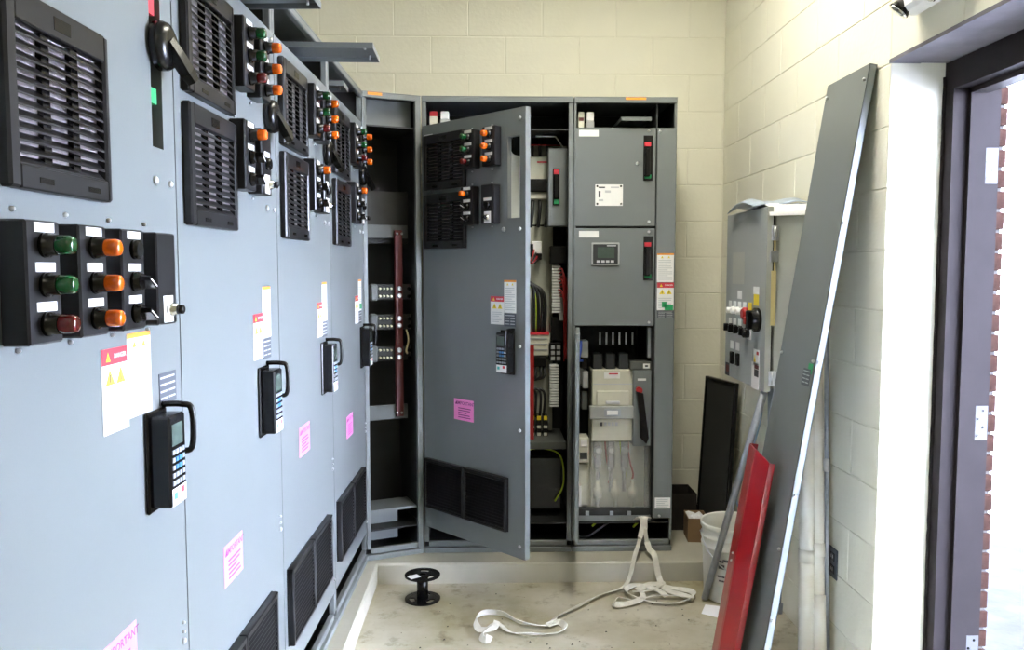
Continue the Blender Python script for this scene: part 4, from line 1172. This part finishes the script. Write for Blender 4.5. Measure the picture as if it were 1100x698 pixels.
# black framed mesh screen leaning in the corner
A, B_, C_, D_ = Vector((1.150, 4.40, BASE)), Vector((1.225, 4.10, BASE)), Vector((1.270, 4.115, .938)), Vector((1.195, 4.41, .938))
ux = (B_ - A).normalized(); uz = ((D_ - A) - ux * (D_ - A).dot(ux)).normalized(); uy = uz.cross(ux)
FM = Matrix(((ux.x, uy.x, uz.x, A.x), (ux.y, uy.y, uz.y, A.y), (ux.z, uy.z, uz.z, A.z), (0, 0, 0, 1)))
w_, h_ = (B_ - A).length, (D_ - A).length
t = thing('filter_screen', 'black framed mesh screen leaning upright in the far right corner', 'screen', FM)
obj('screen_frame', MB().box(0, .012, -.012, .012, 0, h_, 0, .002).box(w_ - .012, w_, -.012, .012, 0, h_, 0, .002).box(.012, w_ - .012, -.012, .012, 0, .012, 0, .002).box(.012, w_ - .012, -.012, .012, h_ - .012, h_, 0, .002), 'black', t, FM)
obj('mesh_sheet', MB().box(.010, w_ - .010, -.003, .003, .01, h_ - .01), 'mesh', t, FM)

# ================================================================ FLOOR THINGS
sp = PZ(454, 643.5, 0.0)
fr = T(Vector((sp.x, sp.y, 0.001))) @ Matrix.Rotation(.35, 4, 'Z')
t = thing('cable_spool', 'empty black plastic cable spool standing on the floor', 'spool', fr)
def flange(z):
    mb = MB(); ro, ri, rm, nn = .082, .026, .072, 32
    th = .006
    def ringpts(r, zz): return [(r * math.cos(2 * PI * i / nn), r * math.sin(2 * PI * i / nn), zz) for i in range(nn)]
    for r0, r1 in ((ri - .012, ri + .012), (rm - .010, ro)):
        vs = ringpts(r0, z) + ringpts(r1, z) + ringpts(r1, z + th) + ringpts(r0, z + th)
        fs = []
        for a in range(4):
            b = (a + 1) % 4
            fs += [(a * nn + i, a * nn + (i + 1) % nn, b * nn + (i + 1) % nn, b * nn + i) for i in range(nn)]
        mb.add(vs, fs)
    for s_ in range(3):
        a0 = s_ * 2 * PI / 3; da = .62
        k = 8
        pin = [(rI * math.cos(a0 - da + 2 * da * i / k), rI * math.sin(a0 - da + 2 * da * i / k)) for rI in (.034,) for i in range(k + 1)]
        pout = [(.068 * math.cos(a0 - da + 2 * da * i / k), .068 * math.sin(a0 - da + 2 * da * i / k)) for i in range(k + 1)]
        poly = pin + pout[::-1]
        vprism(mb, poly, z + .0005, z + th - .0005)
    return mb
obj('flange', flange(0), 'black', t, fr); obj('flange', flange(.112), 'black', t, fr)
obj('core', MB().lathe([(.026, .004), (.026, .114)], (0, 0, 0), (0, 0, 1), 24), 'black', t, fr)
obj('paper_label', MB().box(-.072, -.022, -.022, .016, .1182, .1190), 'white', t, fr @ Matrix.Rotation(.3, 4, 'Z'))

def ribbon(pts, w, th, tilt=None):
    """flat strap along a path; width lies across the path, tilt per point (radians)"""
    P_ = smooth_path([p[:3] for p in pts], 8)
    tl = []
    for i in range(len(pts) - 1):
        a = pts[i][3] if len(pts[i]) > 3 else 0; b = pts[i + 1][3] if len(pts[i + 1]) > 3 else 0
        tl += [a + (b - a) * j / 8 for j in range(8)]
    tl.append(pts[-1][3] if len(pts[-1]) > 3 else 0)
    vs, side = [], Vector((1, 0, 0))
    for i, p in enumerate(P_):
        d = (P_[min(i + 1, len(P_) - 1)] - P_[max(i - 1, 0)]).normalized()
        s = Vector((0, 0, 1)).cross(d)
        if s.length < .5: s = side - d * side.dot(d)
        s.normalize()
        if s.dot(side) < 0 and i: s = -s
        side = s
        up = d.cross(s); 
        if up.z < 0: up = -up
        sv = s * math.cos(tl[i]) + up * math.sin(tl[i]); nv = d.cross(sv)
        lift = abs(math.sin(tl[i])) * w / 2
        c = p + Vector((0, 0, lift))
        vs += [c + sv * w / 2 + nv * th / 2, c - sv * w / 2 + nv * th / 2, c - sv * w / 2 - nv * th / 2, c + sv * w / 2 - nv * th / 2]
    n = len(P_)
    fs = [(0, 1, 2, 3), tuple(4 * (n - 1) + i for i in range(4))]
    for j in range(n - 1): fs += [(4 * j + i, 4 * j + (i + 1) % 4, 4 * j + 4 + (i + 1) % 4, 4 * j + 4 + i) for i in range(4)]
    return MB().add(vs, fs, 0, False)
def G(px, py, z=.004, t=0.0):
    q = PZ(px, py, z); return (q.x, q.y, z, t)
def BK(px, py, w, t=0.0):
    x, z = P(FB, px, py, w); return (x, 4.0 - w, z, t)
stp = thing('strap', 'tangled white webbing strap hanging from the right-hand cabinet onto the floor', 'strap', T(PZ(640, 640, 0)))
obj('webbing', ribbon([BK(683, 558, -.03, 0), BK(688, 555, .02, 0), BK(690, 565, .025, .3), BK(686, 585, .06, .6), (BK(682, 600, .12)[0], 3.87, .125, .5), G(676, 622, .03, .5), G(668, 632, .012, .3), G(645, 640, .006, .5), G(620, 652, .006, .2), G(598, 664, .006, .6), G(588, 672, .008, .2), G(560, 671, .006, .9), G(540, 662, .006, 1.2), G(520, 661, .008, 1.3), G(511, 668, .008, 1.2), G(515, 677, .010, .4), G(530, 675, .014, .2), G(534, 668, .016, .3)], .028, .0024), 'strap', stp)
obj('webbing', ribbon([BK(697, 556, -.02, 0), BK(693, 556, .03, 0), BK(693, 572, .03, .4), BK(697, 590, .07, .6), (BK(702, 602, .12)[0], 3.86, .12, .5), G(708, 622, .02, .6), G(716, 634, .012, .2), G(733, 640, .006, .4), G(744, 646, .006, .9), G(730, 641, .012, .3), G(705, 641, .012, .5), G(680, 645, .008, .3), G(664, 646, .008, 1.1), G(660, 651, .008, 1.0), G(672, 650, .010, .4), G(690, 643, .014, .3), G(690, 632, .014, .2), G(712, 627, .012, .3), G(700, 634, .016, .2), G(680, 636, .014, .3)], .028, .0024), 'strap', stp)
obj('webbing', ribbon([G(588, 672, .011, .2), G(600, 669, .008, .4), G(607, 676, .006, .8), G(596, 681, .006, .3), G(570, 683, .006, .8), G(548, 680, .006, .4), G(534, 670, .008, .2), G(524, 676, .016, .5), G(517, 686, .008, .9), G(523, 690, .008, .9), G(526, 684, .010, .4)], .028, .0024), 'strap', stp)

obj('webbing', ribbon([G(684, 634, .016, .2), G(700, 628, .014, .4), G(722, 632, .012, .2), G(741, 636, .010, .6), G(745, 642, .008, .9), G(728, 648, .008, .4), G(702, 647, .010, .2), G(681, 641, .012, .5), G(672, 635, .010, .8), G(684, 629, .012, .3), G(706, 634, .018, .2), G(716, 641, .016, .2)], .026, .0024), 'strap', stp)
q = PZ(764, 664, 0)
tag(obj('paper_scrap', MB().add([(q.x - .03, q.y + .05, .002), (q.x + .05, q.y - .01, .002), (q.x + .07, q.y + .05, .03), (q.x + .0, q.y + .10, .02), (q.x - .03, q.y + .05, .0), (q.x + .05, q.y - .01, .0), (q.x + .07, q.y + .05, .028), (q.x + .0, q.y + .10, .018)], [(0, 1, 2, 3), (4, 5, 6, 7), (0, 1, 5, 4), (1, 2, 6, 5), (2, 3, 7, 6), (3, 0, 4, 7)]), 'paper'), 'crumpled white paper scrap on the floor at the foot of the bucket', 'paper')
vs = MB()
for k in range(60):
    a = PZ(random.uniform(430, 760), random.uniform(612, 697), 0)
    if a.x < -.5 or a.y > 3.82: continue
    s = random.uniform(.002, .006)
    vs.add([(a.x - s, a.y - s, 0.0005), (a.x + s, a.y - s * .4, .0005), (a.x + s * .3, a.y + s, .0005), (a.x, a.y, s * .9)], [(0, 1, 2), (0, 1, 3), (1, 2, 3), (2, 0, 3)])
o = obj('floor_grit', vs, 'inside', kind='stuff'); tag(o, 'dark crumbs of grit scattered over the concrete floor', 'grit')

# drop unused data
for me in list(bpy.data.meshes):
    if me.users == 0: bpy.data.meshes.remove(me)
